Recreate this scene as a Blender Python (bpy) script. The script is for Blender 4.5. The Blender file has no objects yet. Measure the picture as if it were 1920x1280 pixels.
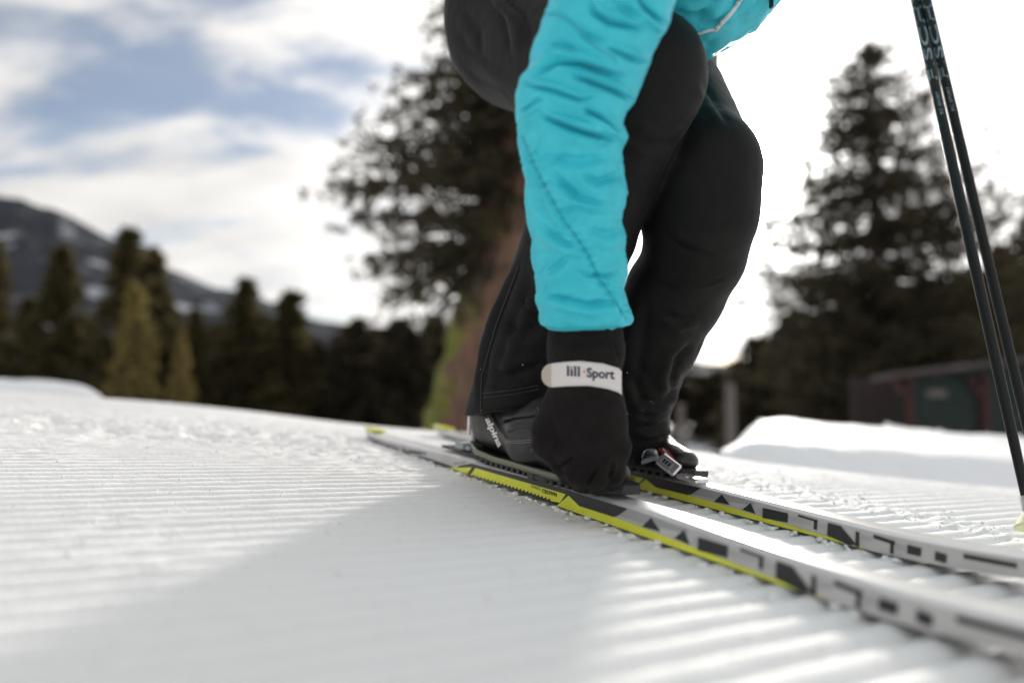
import bpy, math, random
import numpy as np
from mathutils import Vector, Matrix
from mathutils.bvhtree import BVHTree

random.seed(7)
RNG = np.random.default_rng(7)
S = bpy.context.scene
COL = S.collection

# ------------------------------------------------------------------ camera
FPX = 1280.0                    # focal length in photo pixels (24 mm on 36 mm)
CAM_H = 0.157                   # the camera almost lies on the snow
PITCH = math.atan(65 / 1280)
cam_d = bpy.data.cameras.new('camera')
cam = bpy.data.objects.new('camera', cam_d)
COL.objects.link(cam)
cam.location = (0, 0, CAM_H)
cam.rotation_euler = (math.pi / 2 + PITCH, 0, 0)
cam_d.lens = 24
cam_d.sensor_width = 36
cam_d.clip_start = 0.02
cam_d.clip_end = 20000
cam_d.dof.use_dof = True
cam_d.dof.focus_distance = 0.86
cam_d.dof.aperture_fstop = 1.5
S.camera = cam
S.render.resolution_x, S.render.resolution_y = 1024, 682

CP, SP = math.cos(PITCH), math.sin(PITCH)
CAM = np.array([0, 0, CAM_H])


def ray(px, py):
    a, b = (px - 960) / FPX, (640 - py) / FPX
    return np.array([a, CP - SP * b, SP + CP * b])


def P(px, py, d):
    """world point seen at photo pixel (px, py) at depth d along the lens axis"""
    return CAM + ray(px, py) * d


def to_px(v):
    v = np.asarray(v) - CAM
    z = v[..., 1] * CP + v[..., 2] * SP
    u = -v[..., 1] * SP + v[..., 2] * CP
    return np.stack([960 + FPX * v[..., 0] / z, 640 - FPX * u / z], -1)


# ------------------------------------------------------------------ sky and sun
SUN = ray(1409, 322)
SUN = SUN / np.linalg.norm(SUN)
SUN_EL = math.asin(SUN[2])
SUN_AZ = math.atan2(SUN[0], SUN[1])

w = bpy.data.worlds.new('World')
S.world = w
w.use_nodes = True
nt = w.node_tree
nt.nodes.clear()
N, L = nt.nodes, nt.links


def nd(tree, t, **kw):
    n = tree.nodes.new(t)
    for k, v in kw.items():
        if k.startswith('i_'):
            key = k[2:]
            n.inputs[int(key) if key.isdigit() else key].default_value = v
        else:
            setattr(n, k, v)
    return n


def mth(tree, op, a, b=None, c=None, clamp=False):
    n = tree.nodes.new('ShaderNodeMath')
    n.operation = op
    n.use_clamp = clamp
    for i, v in enumerate((a, b, c)):
        if v is None:
            continue
        if isinstance(v, (int, float)):
            n.inputs[i].default_value = v
        else:
            tree.links.new(v, n.inputs[i])
    return n.outputs[0]


out = nd(nt, 'ShaderNodeOutputWorld')
bg = nd(nt, 'ShaderNodeBackground')
bg.inputs['Strength'].default_value = 0.1
sky = nd(nt, 'ShaderNodeTexSky', sky_type='NISHITA', sun_disc=False)
sky.sun_elevation = SUN_EL
sky.sun_rotation = SUN_AZ
sky.altitude = 1200
sky.air_density = 1.0
sky.dust_density = 1.6
sky.ozone_density = 2.0
tc = nd(nt, 'ShaderNodeTexCoord')
sep = nd(nt, 'ShaderNodeSeparateXYZ')
L.new(tc.outputs['Generated'], sep.inputs[0])
zz = mth(nt, 'ADD', mth(nt, 'MAXIMUM', sep.outputs[2], 0.0), 0.26)
comb = nd(nt, 'ShaderNodeCombineXYZ')
L.new(mth(nt, 'DIVIDE', sep.outputs[0], zz), comb.inputs[0])
L.new(mth(nt, 'DIVIDE', sep.outputs[1], zz), comb.inputs[1])
mp = nd(nt, 'ShaderNodeMapping')
mp.inputs['Rotation'].default_value = (0, 0, math.radians(-38))
mp.inputs['Scale'].default_value = (0.72, 1.35, 1)
mp.inputs['Location'].default_value = (3.55, 1.55, 0)
L.new(comb.outputs[0], mp.inputs[0])
n1 = nd(nt, 'ShaderNodeTexNoise', i_Scale=2.0, i_Detail=8.0, i_Roughness=0.60, i_Distortion=0.3)
L.new(mp.outputs[0], n1.inputs['Vector'])
n2 = nd(nt, 'ShaderNodeTexNoise', i_Scale=4.3, i_Detail=4.0, i_Roughness=0.5)
L.new(mp.outputs[0], n2.inputs['Vector'])
# direction towards the sun
dot = nd(nt, 'ShaderNodeVectorMath', operation='DOT_PRODUCT')
L.new(tc.outputs['Generated'], dot.inputs[0])
dot.inputs[1].default_value = tuple(SUN)
dmax = mth(nt, 'MAXIMUM', dot.outputs['Value'], 0.0)
near = mth(nt, 'POWER', dmax, 10.0)
vnear = mth(nt, 'POWER', dmax, 260.0)
core = mth(nt, 'POWER', dmax, 6000.0)
# cloud cover
cover = mth(nt, 'ADD', n1.outputs['Fac'], mth(nt, 'MULTIPLY', near, 0.16))
cover = mth(nt, 'ADD', cover, mth(nt, 'MULTIPLY', mth(nt, 'SUBTRACT', n2.outputs['Fac'], 0.5), 0.16))
mr = nd(nt, 'ShaderNodeMapRange', interpolation_type='SMOOTHSTEP')
mr.inputs['From Min'].default_value = 0.355
mr.inputs['From Max'].default_value = 0.535
mr.inputs['To Min'].default_value = 0.20
L.new(cover, mr.inputs['Value'])
# clouds scatter the sun forward: brighter towards it
br = mth(nt, 'MULTIPLY_ADD', near, 13.0, 7.4)
br = mth(nt, 'MULTIPLY_ADD', vnear, 110.0, br)
br = mth(nt, 'MULTIPLY_ADD', mth(nt, 'SUBTRACT', n2.outputs['Fac'], 0.5), 5.0, br)
cc = nd(nt, 'ShaderNodeCombineColor')
L.new(br, cc.inputs[0])
L.new(mth(nt, 'MULTIPLY', br, 0.975), cc.inputs[1])
L.new(mth(nt, 'MULTIPLY', br, 0.945), cc.inputs[2])
skys = nd(nt, 'ShaderNodeVectorMath', operation='MULTIPLY')
L.new(sky.outputs[0], skys.inputs[0])
skys.inputs[1].default_value = (1.0, 1.0, 1.0)
glow = nd(nt, 'ShaderNodeVectorMath', operation='ADD')
L.new(skys.outputs[0], glow.inputs[0])
gl = mth(nt, 'ADD', mth(nt, 'MULTIPLY', vnear, 40.0), mth(nt, 'MULTIPLY', core, 1500.0))
L.new(gl, glow.inputs[1])
mix = nd(nt, 'ShaderNodeMix', data_type='RGBA')
L.new(mr.outputs[0], mix.inputs['Factor'])
L.new(glow.outputs[0], mix.inputs['A'])
cl2 = nd(nt, 'ShaderNodeVectorMath', operation='ADD')
L.new(cc.outputs[0], cl2.inputs[0])
L.new(mth(nt, 'MULTIPLY', core, 1500.0), cl2.inputs[1])
L.new(cl2.outputs[0], mix.inputs['B'])
L.new(mix.outputs['Result'], bg.inputs['Color'])
L.new(bg.outputs[0], out.inputs['Surface'])

sun_d = bpy.data.lights.new('sun', 'SUN')
sun_d.energy = 3.5
sun_d.angle = math.radians(4.0)
sun_d.color = (1.0, 0.94, 0.85)
sun = bpy.data.objects.new('sun', sun_d)
COL.objects.link(sun)
sun.location = (5, 14, 6)
sun.rotation_euler = Vector(SUN).to_track_quat('Z', 'Y').to_euler()

S.view_settings.view_transform = 'Standard'
S.view_settings.look = 'None'
S.view_settings.exposure = 0.22
S.view_settings.gamma = 1.0
S.view_settings.use_curve_mapping = False
S.cycles.max_bounces = 8
S.cycles.diffuse_bounces = 4
S.cycles.glossy_bounces = 3
S.cycles.transparent_max_bounces = 8
S.cycles.sample_clamp_indirect = 8
S.cycles.use_denoising = True

# ------------------------------------------------------------------ helpers: objects


def tag(o, label=None, cat=None, group=None, kind=None):
    for k, v in (('label', label), ('category', cat), ('group', group), ('kind', kind)):
        if v:
            o[k] = v
    return o


def mesh_obj(name, verts, faces, mats, parent=None, smooth=True, mat_idx=None):
    me = bpy.data.meshes.new(name)
    verts = np.asarray(verts, dtype=np.float64).reshape(-1, 3)
    if isinstance(faces, np.ndarray) and faces.ndim == 2:
        k = faces.shape[1]
        me.vertices.add(len(verts))
        me.vertices.foreach_set('co', verts.astype(np.float32).ravel())
        me.loops.add(faces.size)
        me.loops.foreach_set('vertex_index', faces.astype(np.int32).ravel())
        me.polygons.add(len(faces))
        me.polygons.foreach_set('loop_start', np.arange(0, faces.size, k, dtype=np.int32))
        me.update(calc_edges=True)
        me.validate()
    else:
        me.from_pydata(verts.tolist(), [], [list(map(int, f)) for f in faces])
        me.update()
    for m in (mats if isinstance(mats, (list, tuple)) else [mats]):
        me.materials.append(m)
    n = len(me.polygons)
    if mat_idx is not None and len(mat_idx) == n:
        me.polygons.foreach_set('material_index', np.asarray(mat_idx, dtype=np.int32))
    me.polygons.foreach_set('use_smooth', np.full(n, smooth))
    o = bpy.data.objects.new(name, me)
    COL.objects.link(o)
    if parent is not None:
        o.parent = parent
        o.matrix_parent_inverse = world_m(parent).inverted()
    return o


def world_m(o):
    m = Matrix.LocRotScale(o.location, o.rotation_euler, o.scale)
    if o.parent is not None:
        m = world_m(o.parent) @ o.matrix_parent_inverse @ m
    return m


def empty(name, loc, parent=None):
    o = bpy.data.objects.new(name, None)
    o.empty_display_size = 0.1
    COL.objects.link(o)
    o.location = tuple(loc)
    if parent is not None:
        o.parent = parent
        o.matrix_parent_inverse = world_m(parent).inverted()
    return o


def kids(o):
    return [c for c in bpy.data.objects if c.parent == o]


def copy_tree(o, delta, parent=None):
    c = o.copy()
    COL.objects.link(c)
    if parent is None:
        c.location = Vector(o.location) + Vector(delta)
    else:
        c.parent = parent
        c.matrix_parent_inverse = o.matrix_parent_inverse.copy()
    for k in kids(o):
        if k != c:
            copy_tree(k, delta, c)
    return c


class MB:
    """collects polygons, then links them as one mesh object"""

    def __init__(self):
        self.v, self.f, self.m = [], [], []

    def add(self, verts, faces, m=0):
        b = len(self.v)
        self.v += [tuple(x) for x in verts]
        self.f += [[i + b for i in f] for f in faces]
        self.m += [m] * len(faces)

    def box(self, c, ax, ay, az, m=0, bev=0.0):
        c, ax, ay, az = map(np.asarray, (c, ax, ay, az))
        if bev <= 0:
            vs = [c + sx * ax + sy * ay + sz * az for sz in (-1, 1) for sy in (-1, 1) for sx in (-1, 1)]
            self.add(vs, [(0, 2, 3, 1), (4, 5, 7, 6), (0, 1, 5, 4), (2, 6, 7, 3), (0, 4, 6, 2), (1, 3, 7, 5)], m)
            return
        # octagonal section, chamfered ends
        lx, ly, lz = (np.linalg.norm(a) for a in (ax, ay, az))
        bx, by, bz = (max(0.0, 1 - bev / l) for l in (lx, ly, lz))
        ring = [(bx, 1), (1, by), (1, -by), (bx, -1), (-bx, -1), (-1, -by), (-1, by), (-bx, 1)]
        vs = []
        for z, k in ((-1, 0.0), (-bz, 1.0), (bz, 1.0), (1, 0.0)):
            for (a, b) in ring:
                if k == 0.0:
                    a, b = a * (1 - bev / lx), b * (1 - bev / ly)
                vs.append(c + a * ax + b * ay + z * az)
        fs = [list(range(7, -1, -1)), list(range(24, 32))]
        for r in range(3):
            for i in range(8):
                j = (i + 1) % 8
                fs.append([r * 8 + i, r * 8 + j, r * 8 + 8 + j, r * 8 + 8 + i])
        # orient outward: flip if handedness is wrong
        if np.dot(np.cross(ax, ay), az) > 0:
            fs = [f[::-1] for f in fs]
        self.add(vs, fs, m)

    def tube(self, pts, rad, n=12, m=0, cap=True):
        pts = [np.asarray(p, float) for p in pts]
        if isinstance(rad, (int, float)):
            rad = [rad] * len(pts)
        b = len(self.v)
        prev = None
        for i, p in enumerate(pts):
            t = pts[min(i + 1, len(pts) - 1)] - pts[max(i - 1, 0)]
            t = t / (np.linalg.norm(t) + 1e-12)
            if prev is None:
                a = np.array([1.0, 0, 0]) if abs(t[0]) < 0.8 else np.array([0, 1.0, 0])
            else:
                a = prev
            u = a - t * np.dot(a, t)
            u /= np.linalg.norm(u)
            prev = u
            v = np.cross(t, u)
            for k in range(n):
                an = 2 * math.pi * k / n
                self.v.append(tuple(p + rad[i] * (math.cos(an) * u + math.sin(an) * v)))
        for i in range(len(pts) - 1):
            for k in range(n):
                k2 = (k + 1) % n
                self.f.append([b + i * n + k, b + i * n + k2, b + (i + 1) * n + k2, b + (i + 1) * n + k])
                self.m.append(m)
        if cap:
            self.f.append([b + k for k in range(n)][::-1])
            e = b + (len(pts) - 1) * n
            self.f.append([e + k for k in range(n)])
            self.m += [m, m]

    def build(self, name, mats, parent=None, smooth=False):
        return mesh_obj(name, self.v, self.f, mats, parent, smooth, self.m)


PHI = (1 + 5 ** 0.5) / 2
ico = np.array([(-1, PHI, 0), (1, PHI, 0), (-1, -PHI, 0), (1, -PHI, 0), (0, -1, PHI), (0, 1, PHI), (0, -1, -PHI), (0, 1, -PHI), (PHI, 0, -1), (PHI, 0, 1), (-PHI, 0, -1), (-PHI, 0, 1)]) / 1.9
icf = np.array([(0, 11, 5), (0, 5, 1), (0, 1, 7), (0, 7, 10), (0, 10, 11), (1, 5, 9), (5, 11, 4), (11, 10, 2), (10, 7, 6), (7, 1, 8), (3, 9, 4), (3, 4, 2), (3, 2, 6), (3, 6, 8), (3, 8, 9), (4, 9, 5), (2, 4, 11), (6, 2, 10), (8, 6, 7), (9, 8, 1)])

# ------------------------------------------------------------------ helpers: noise
_perm = np.random.default_rng(3).permutation(256)
_perm = np.concatenate([_perm, _perm, _perm])
_g3 = np.random.default_rng(4).normal(size=(256, 3))
_g3 /= np.linalg.norm(_g3, axis=1)[:, None]


def noise3(p):
    p = np.asarray(p, float)
    i = np.floor(p).astype(int)
    f = p - i
    i &= 255
    u = f * f * f * (f * (f * 6 - 15) + 10)
    res = 0
    for dx in (0, 1):
        wx = u[..., 0] if dx else 1 - u[..., 0]
        for dy in (0, 1):
            wy = u[..., 1] if dy else 1 - u[..., 1]
            for dz in (0, 1):
                wz = u[..., 2] if dz else 1 - u[..., 2]
                h = _perm[_perm[_perm[(i[..., 0] + dx) & 255] + ((i[..., 1] + dy) & 255)] + ((i[..., 2] + dz) & 255)]
                g = _g3[h]
                res = res + wx * wy * wz * (g[..., 0] * (f[..., 0] - dx) + g[..., 1] * (f[..., 1] - dy) + g[..., 2] * (f[..., 2] - dz))
    return res * 1.5


def fbm(p, o=4, g=0.5):
    s, a = 0, 1.0
    p = np.asarray(p, float)
    for k in range(o):
        s = s + a * noise3(p + 17.3 * k)
        p = p * 2.03
        a *= g
    return s


def sstep(a, b, x):
    t = np.clip((np.asarray(x, float) - a) / (b - a), 0, 1)
    return t * t * (3 - 2 * t)


# ------------------------------------------------------------------ helpers: distance fields
def seg(Q, a, b, ra, rb=None, sq=None):
    """tapered capsule; sq = (axis, factor) squashes distances along an axis"""
    rb = ra if rb is None else rb
    a, b = np.asarray(a, float), np.asarray(b, float)
    if sq is not None:
        ax, k = np.asarray(sq[0], float), sq[1]
        M = np.eye(3) + (k - 1) * np.outer(ax, ax)
        Q = Q @ M.T
        a, b = M @ a, M @ b
    d = b - a
    t = np.clip(((Q - a) @ d) / (d @ d + 1e-12), 0, 1)
    r = Q - a - t[..., None] * d
    return np.sqrt((r * r).sum(-1)) - (ra + t * (rb - ra))


def smin(a, b, k):
    h = np.clip(0.5 + 0.5 * (b - a) / k, 0, 1)
    return b + (a - b) * h - k * h * (1 - h)


def smax(a, b, k):
    return -smin(-a, -b, k)


def surface(fn, lo, hi, h, relax=2):
    lo, hi = np.asarray(lo, float), np.asarray(hi, float)
    n = np.ceil((hi - lo) / h).astype(int) + 1
    F = np.empty(n, np.float32)
    xs = [lo[i] + h * np.arange(n[i]) for i in range(3)]
    Y, Z = np.meshgrid(xs[1], xs[2], indexing='ij')
    st = max(1, int(400000 / (n[1] * n[2])))
    for i in range(0, n[0], st):
        xx = xs[0][i:i + st]
        Q = np.empty((len(xx), n[1], n[2], 3))
        Q[..., 0] = xx[:, None, None]
        Q[..., 1] = Y
        Q[..., 2] = Z
        F[i:i + st] = fn(Q)
    ins = F < 0
    cs = tuple(k - 1 for k in n)
    cnt = np.zeros(cs, np.int8)
    corners = [(a, b, c) for a in (0, 1) for b in (0, 1) for c in (0, 1)]
    sl = lambda c: tuple(slice(c[i], c[i] + cs[i]) for i in range(3))
    for c in corners:
        cnt += ins[sl(c)]
    act = (cnt > 0) & (cnt < 8)
    idx = np.argwhere(act)
    vid = np.full(cs, -1, np.int64)
    vid[act] = np.arange(len(idx))
    acc = np.zeros((len(idx), 3))
    num = np.zeros(len(idx))
    for c in corners:
        for ax in range(3):
            if c[ax]:
                continue
            e = list(c)
            e[ax] = 1
            f0 = F[idx[:, 0] + c[0], idx[:, 1] + c[1], idx[:, 2] + c[2]]
            f1 = F[idx[:, 0] + e[0], idx[:, 1] + e[1], idx[:, 2] + e[2]]
            x = (f0 < 0) != (f1 < 0)
            t = np.where(x, f0 / np.where(x, f0 - f1, 1), 0)
            p = np.tile(np.array(c, float), (len(idx), 1))
            p[:, ax] = t
            acc[x] += p[x]
            num[x] += 1
    V = lo + h * (idx + acc / num[:, None])
    faces = []
    for ax in range(3):
        o1, o2 = (ax + 1) % 3, (ax + 2) % 3
        s0, s1 = [slice(None)] * 3, [slice(None)] * 3
        s0[ax], s1[ax] = slice(0, -1), slice(1, None)
        A, B = ins[tuple(s0)], ins[tuple(s1)]
        e = np.argwhere(A != B)
        e = e[(e[:, o1] > 0) & (e[:, o2] > 0) & (e[:, o1] < n[o1] - 1) & (e[:, o2] < n[o2] - 1)]
        q = []
        for (d1, d2) in ((1, 1), (0, 1), (0, 0), (1, 0)):
            k = e.copy()
            k[:, o1] -= d1
            k[:, o2] -= d2
            q.append(vid[k[:, 0], k[:, 1], k[:, 2]])
        q = np.stack(q, 1)
        flip = ~A[e[:, 0], e[:, 1], e[:, 2]]
        q[flip] = q[flip][:, ::-1]
        faces.append(q)
    Fq = np.concatenate(faces)
    V = relax_mesh(V, Fq, relax)
    return V, Fq


def relax_mesh(V, Fq, it, lam=0.55):
    E = np.concatenate([Fq[:, [0, 1]], Fq[:, [1, 2]], Fq[:, [2, 3]], Fq[:, [3, 0]]])
    for k in range(it * 2):
        s = np.zeros_like(V)
        c = np.zeros(len(V))
        for (a, b) in ((0, 1), (1, 0)):
            for j in range(3):
                s[:, j] += np.bincount(E[:, a], V[E[:, b], j], len(V))
            c += np.bincount(E[:, a], None, len(V))
        V = V + (lam if k % 2 == 0 else -lam * 0.97) * (s / np.maximum(c, 1)[:, None] - V)
    return V


def normals(V, Fq):
    a = V[Fq[:, 2]] - V[Fq[:, 0]]
    b = V[Fq[:, 3]] - V[Fq[:, 1]]
    fn = np.cross(a, b)
    Nn = np.zeros_like(V)
    for k in range(4):
        for j in range(3):
            Nn[:, j] += np.bincount(Fq[:, k], fn[:, j], len(V))
    return Nn / (np.linalg.norm(Nn, axis=1)[:, None] + 1e-12)


def facing(V, Nn):
    d = CAM - V
    d /= np.linalg.norm(d, axis=1)[:, None]
    return sstep(-0.05, 0.35, (d * Nn).sum(1))


def crease(px, pts, width, depth, side=1.0, fade=0.25):
    """displacement of a fold running along a pixel polyline: a groove with a soft roll beside it"""
    pts = np.asarray(pts, float)
    best = np.full(len(px), 1e9)
    sg = np.zeros(len(px))
    tt = np.zeros(len(px))
    Ls = np.linalg.norm(np.diff(pts, axis=0), axis=1)
    tot = Ls.sum()
    c = 0
    for i in range(len(pts) - 1):
        d = pts[i + 1] - pts[i]
        t = np.clip(((px - pts[i]) @ d) / (d @ d), 0, 1)
        r = px - pts[i] - t[:, None] * d
        dist = np.hypot(r[:, 0], r[:, 1])
        sgn = np.sign(d[0] * r[:, 1] - d[1] * r[:, 0])
        m = dist < best
        best[m] = dist[m]
        sg[m] = sgn[m]
        tt[m] = (c + t[m] * Ls[i]) / tot
        c += Ls[i]
    x = best * sg * side
    env = sstep(0, fade, tt) * sstep(0, fade, 1 - tt)
    W = width
    g = -np.exp(-(x / (0.62 * W)) ** 2) + 0.85 * np.exp(-((x - 1.5 * W) / (1.25 * W)) ** 2) + 0.22 * np.exp(-((x + 2.6 * W) / (1.9 * W)) ** 2)
    return depth * g * env


# ------------------------------------------------------------------ materials
def principled(name, color, rough=0.6, **kw):
    m = bpy.data.materials.new(name)
    m.use_nodes = True
    b = m.node_tree.nodes['Principled BSDF']
    b.inputs['Base Color'].default_value = (*color, 1)
    b.inputs['Roughness'].default_value = rough
    for k, v in kw.items():
        b.inputs[k.replace('_', ' ')].default_value = v
    return m


def vary(m, c1, c2, scale=8.0, detail=4.0, lo=0.35, hi=0.65, coords='Object', stretch=None):
    t = m.node_tree
    b = t.nodes['Principled BSDF']
    tcn = nd(t, 'ShaderNodeTexCoord')
    src = tcn.outputs[coords]
    if stretch:
        mpn = nd(t, 'ShaderNodeMapping')
        mpn.inputs['Scale'].default_value = stretch
        t.links.new(src, mpn.inputs[0])
        src = mpn.outputs[0]
    nn = nd(t, 'ShaderNodeTexNoise', i_Scale=scale, i_Detail=detail)
    t.links.new(src, nn.inputs['Vector'])
    mr_ = nd(t, 'ShaderNodeMapRange')
    mr_.inputs['From Min'].default_value = lo
    mr_.inputs['From Max'].default_value = hi
    t.links.new(nn.outputs['Fac'], mr_.inputs['Value'])
    mx = nd(t, 'ShaderNodeMix', data_type='RGBA')
    mx.inputs['A'].default_value = (*c1, 1)
    mx.inputs['B'].default_value = (*c2, 1)
    t.links.new(mr_.outputs[0], mx.inputs['Factor'])
    t.links.new(mx.outputs['Result'], b.inputs['Base Color'])
    return m


def bump(m, scale, strength=0.3, dist=0.001, detail=3.0, kind='noise', stretch=None, coords='Object'):
    t = m.node_tree
    b = t.nodes['Principled BSDF']
    tcn = nd(t, 'ShaderNodeTexCoord')
    src = tcn.outputs[coords]
    if stretch:
        mpn = nd(t, 'ShaderNodeMapping')
        mpn.inputs['Scale'].default_value = stretch
        t.links.new(src, mpn.inputs[0])
        src = mpn.outputs[0]
    if kind == 'noise':
        nn = nd(t, 'ShaderNodeTexNoise', i_Scale=scale, i_Detail=detail)
        o = nn.outputs['Fac']
    else:
        nn = nd(t, 'ShaderNodeTexVoronoi', i_Scale=scale)
        o = nn.outputs['Distance']
    t.links.new(src, nn.inputs['Vector'])
    bp = nd(t, 'ShaderNodeBump')
    bp.inputs['Strength'].default_value = strength
    bp.inputs['Distance'].default_value = dist
    t.links.new(o, bp.inputs['Height'])
    if b.inputs['Normal'].is_linked:
        t.links.new(b.inputs['Normal'].links[0].from_socket, bp.inputs['Normal'])
    t.links.new(bp.outputs[0], b.inputs['Normal'])
    return m


M = {}
M['snow'] = bump(bump(principled('groomed_snow', (0.90, 0.90, 0.90), 0.7, Specular_IOR_Level=0.08), 900, 0.35, 0.0012, 2.0), 160, 0.35, 0.004, 3.0)
M['crumb'] = bump(principled('snow_crumb', (0.90, 0.90, 0.905), 0.7, Specular_IOR_Level=0.2), 500, 0.4, 0.002)
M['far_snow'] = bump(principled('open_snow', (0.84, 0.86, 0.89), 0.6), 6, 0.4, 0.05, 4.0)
M['teal'] = bump(bump(vary(principled('teal_nylon', (0.025, 0.46, 0.57), 0.55, Sheen_Weight=0.05, Sheen_Roughness=0.4),
                           (0.026, 0.52, 0.63), (0.042, 0.58, 0.69), 45, 3), 1500, 0.12, 0.0004, 1.0), 140, 0.45, 0.0018, 4.0)
M['teal_thread'] = principled('teal_thread', (0.16, 0.50, 0.55), 0.7)
M['teal_dark'] = principled('teal_seam_tape', (0.014, 0.27, 0.34), 0.7)
M['pants'] = bump(bump(vary(principled('black_softshell', (0.008, 0.0072, 0.007), 0.6, Sheen_Weight=0.04, Sheen_Roughness=0.3, Specular_IOR_Level=0.16),
                            (0.007, 0.0062, 0.006), (0.0098, 0.0088, 0.0085), 30, 4), 1800, 0.2, 0.0003, 1.0), 90, 0.15, 0.002, 3.0)
M['pants_thread'] = principled('black_thread', (0.05, 0.046, 0.045), 0.7)
M['glove'] = bump(vary(principled('black_fleece', (0.010, 0.0082, 0.0078), 0.9, Sheen_Weight=0.03, Sheen_Roughness=0.5, Specular_IOR_Level=0.2),
                       (0.0085, 0.007, 0.0066), (0.0125, 0.0102, 0.0098), 60, 4), 1300, 0.5, 0.0008, 3.0)
M['strap'] = bump(principled('white_strap', (0.72, 0.68, 0.66), 0.8), 1400, 0.25, 0.0004, 2.0)
M['strap_tab'] = principled('beige_tab', (0.50, 0.45, 0.36), 0.7)
M['navy'] = principled('navy_print', (0.018, 0.012, 0.05), 0.7)
M['red'] = principled('red_print', (0.55, 0.03, 0.04), 0.6)
M['leather'] = bump(bump(vary(principled('black_leather', (0.010, 0.0092, 0.0092), 0.42, Coat_Weight=0.08, Coat_Roughness=0.3),
                              (0.008, 0.0075, 0.0075), (0.016, 0.0145, 0.014), 35, 4), 700, 0.2, 0.0005), 60, 0.2, 0.002)
M['stitch'] = principled('grey_thread', (0.30, 0.27, 0.25), 0.7)
M['print_white'] = principled('white_print', (0.80, 0.78, 0.78), 0.5)
M['rubber'] = bump(principled('black_rubber', (0.018, 0.017, 0.016), 0.45), 300, 0.3, 0.001)
M['sole_clear'] = principled('olive_sole_bar', (0.10, 0.10, 0.055), 0.22, Coat_Weight=0.6)
M['silver'] = bump(principled('silver_plastic', (0.55, 0.56, 0.57), 0.28, Metallic=0.55), 200, 0.1, 0.001)
M['lever'] = principled('polished_lever', (0.72, 0.69, 0.70), 0.16, Metallic=0.75)
M['grey_plastic'] = principled('grey_plastic', (0.28, 0.31, 0.33), 0.4)
M['black_plastic'] = bump(principled('black_plastic', (0.012, 0.0115, 0.012), 0.42), 250, 0.15, 0.001)
M['ski_white'] = bump(principled('ski_white', (0.76, 0.755, 0.75), 0.28, Coat_Weight=0.5, Coat_Roughness=0.15), 120, 0.05, 0.001)
M['ski_side'] = bump(vary(principled('ski_side', (0.5, 0.49, 0.48), 0.35, Coat_Weight=0.3, Coat_Roughness=0.2), (0.44, 0.43, 0.42), (0.56, 0.55, 0.54), 18, 5), 150, 0.06, 0.001)
M['ski_black'] = principled('ski_black', (0.014, 0.013, 0.015), 0.4, Coat_Weight=0.15, Coat_Roughness=0.2)
M['ski_grey'] = principled('ski_grey', (0.36, 0.36, 0.36), 0.35, Coat_Weight=0.3)
M['ski_base'] = bump(principled('ski_base', (0.018, 0.017, 0.018), 0.5), 400, 0.3, 0.001)
M['ski_yellow'] = vary(principled('ski_yellow', (0.74, 0.76, 0.03), 0.36, Coat_Weight=0.3, Coat_Roughness=0.2),
                       (0.72, 0.73, 0.025), (0.78, 0.80, 0.04), 40, 3)
M['pole'] = bump(principled('carbon_shaft', (0.012, 0.0115, 0.0115), 0.5, Specular_IOR_Level=0.25), 300, 0.1, 0.0005)
M['pole_print'] = principled('pole_grey_print', (0.33, 0.33, 0.36), 0.4)
M['basket'] = principled('pale_basket', (0.72, 0.74, 0.42), 0.4)
M['skin'] = principled('skin', (0.55, 0.34, 0.25), 0.5)
M['hat'] = principled('dark_hat', (0.03, 0.03, 0.035), 0.8)

# ------------------------------------------------------------------ the snow
SLOPE = -0.07                                   # the piste falls gently to the right
VP = math.atan((960 - 207) / 1280)
F2 = np.array([math.sin(VP), -math.cos(VP)])    # skis point this way
G2 = np.array([math.cos(VP), math.sin(VP)])     # grooves run this way
PITCH_G = 0.0305


def base_z(x, y):
    return SLOPE * x


def hump(x, y):
    """the knoll: the surface falls away behind the skier"""
    y1 = 1.50 - 0.42 * sstep(0.25, 1.1, x) + 0.38 * sstep(-0.25, -1.35, x)
    u = np.maximum(y - y1, 0)
    k = 0.075
    um = 0.085 / k
    return np.where(u < um, k * u * u, k * um * um + 2 * k * um * (u - um))


CREST_R = np.array([(1250, 850), (1380, 832), (1412, 822), (1440, 804), (1465, 789), (1488, 797), (1530, 797), (1600, 803), (1700, 812), (1800, 822), (1920, 832), (2100, 846), (2600, 880)], float)
CREST_L = np.array([(-600, 694), (0, 711), (60, 713), (110, 717), (150, 724), (185, 738), (300, 790)], float)


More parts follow.
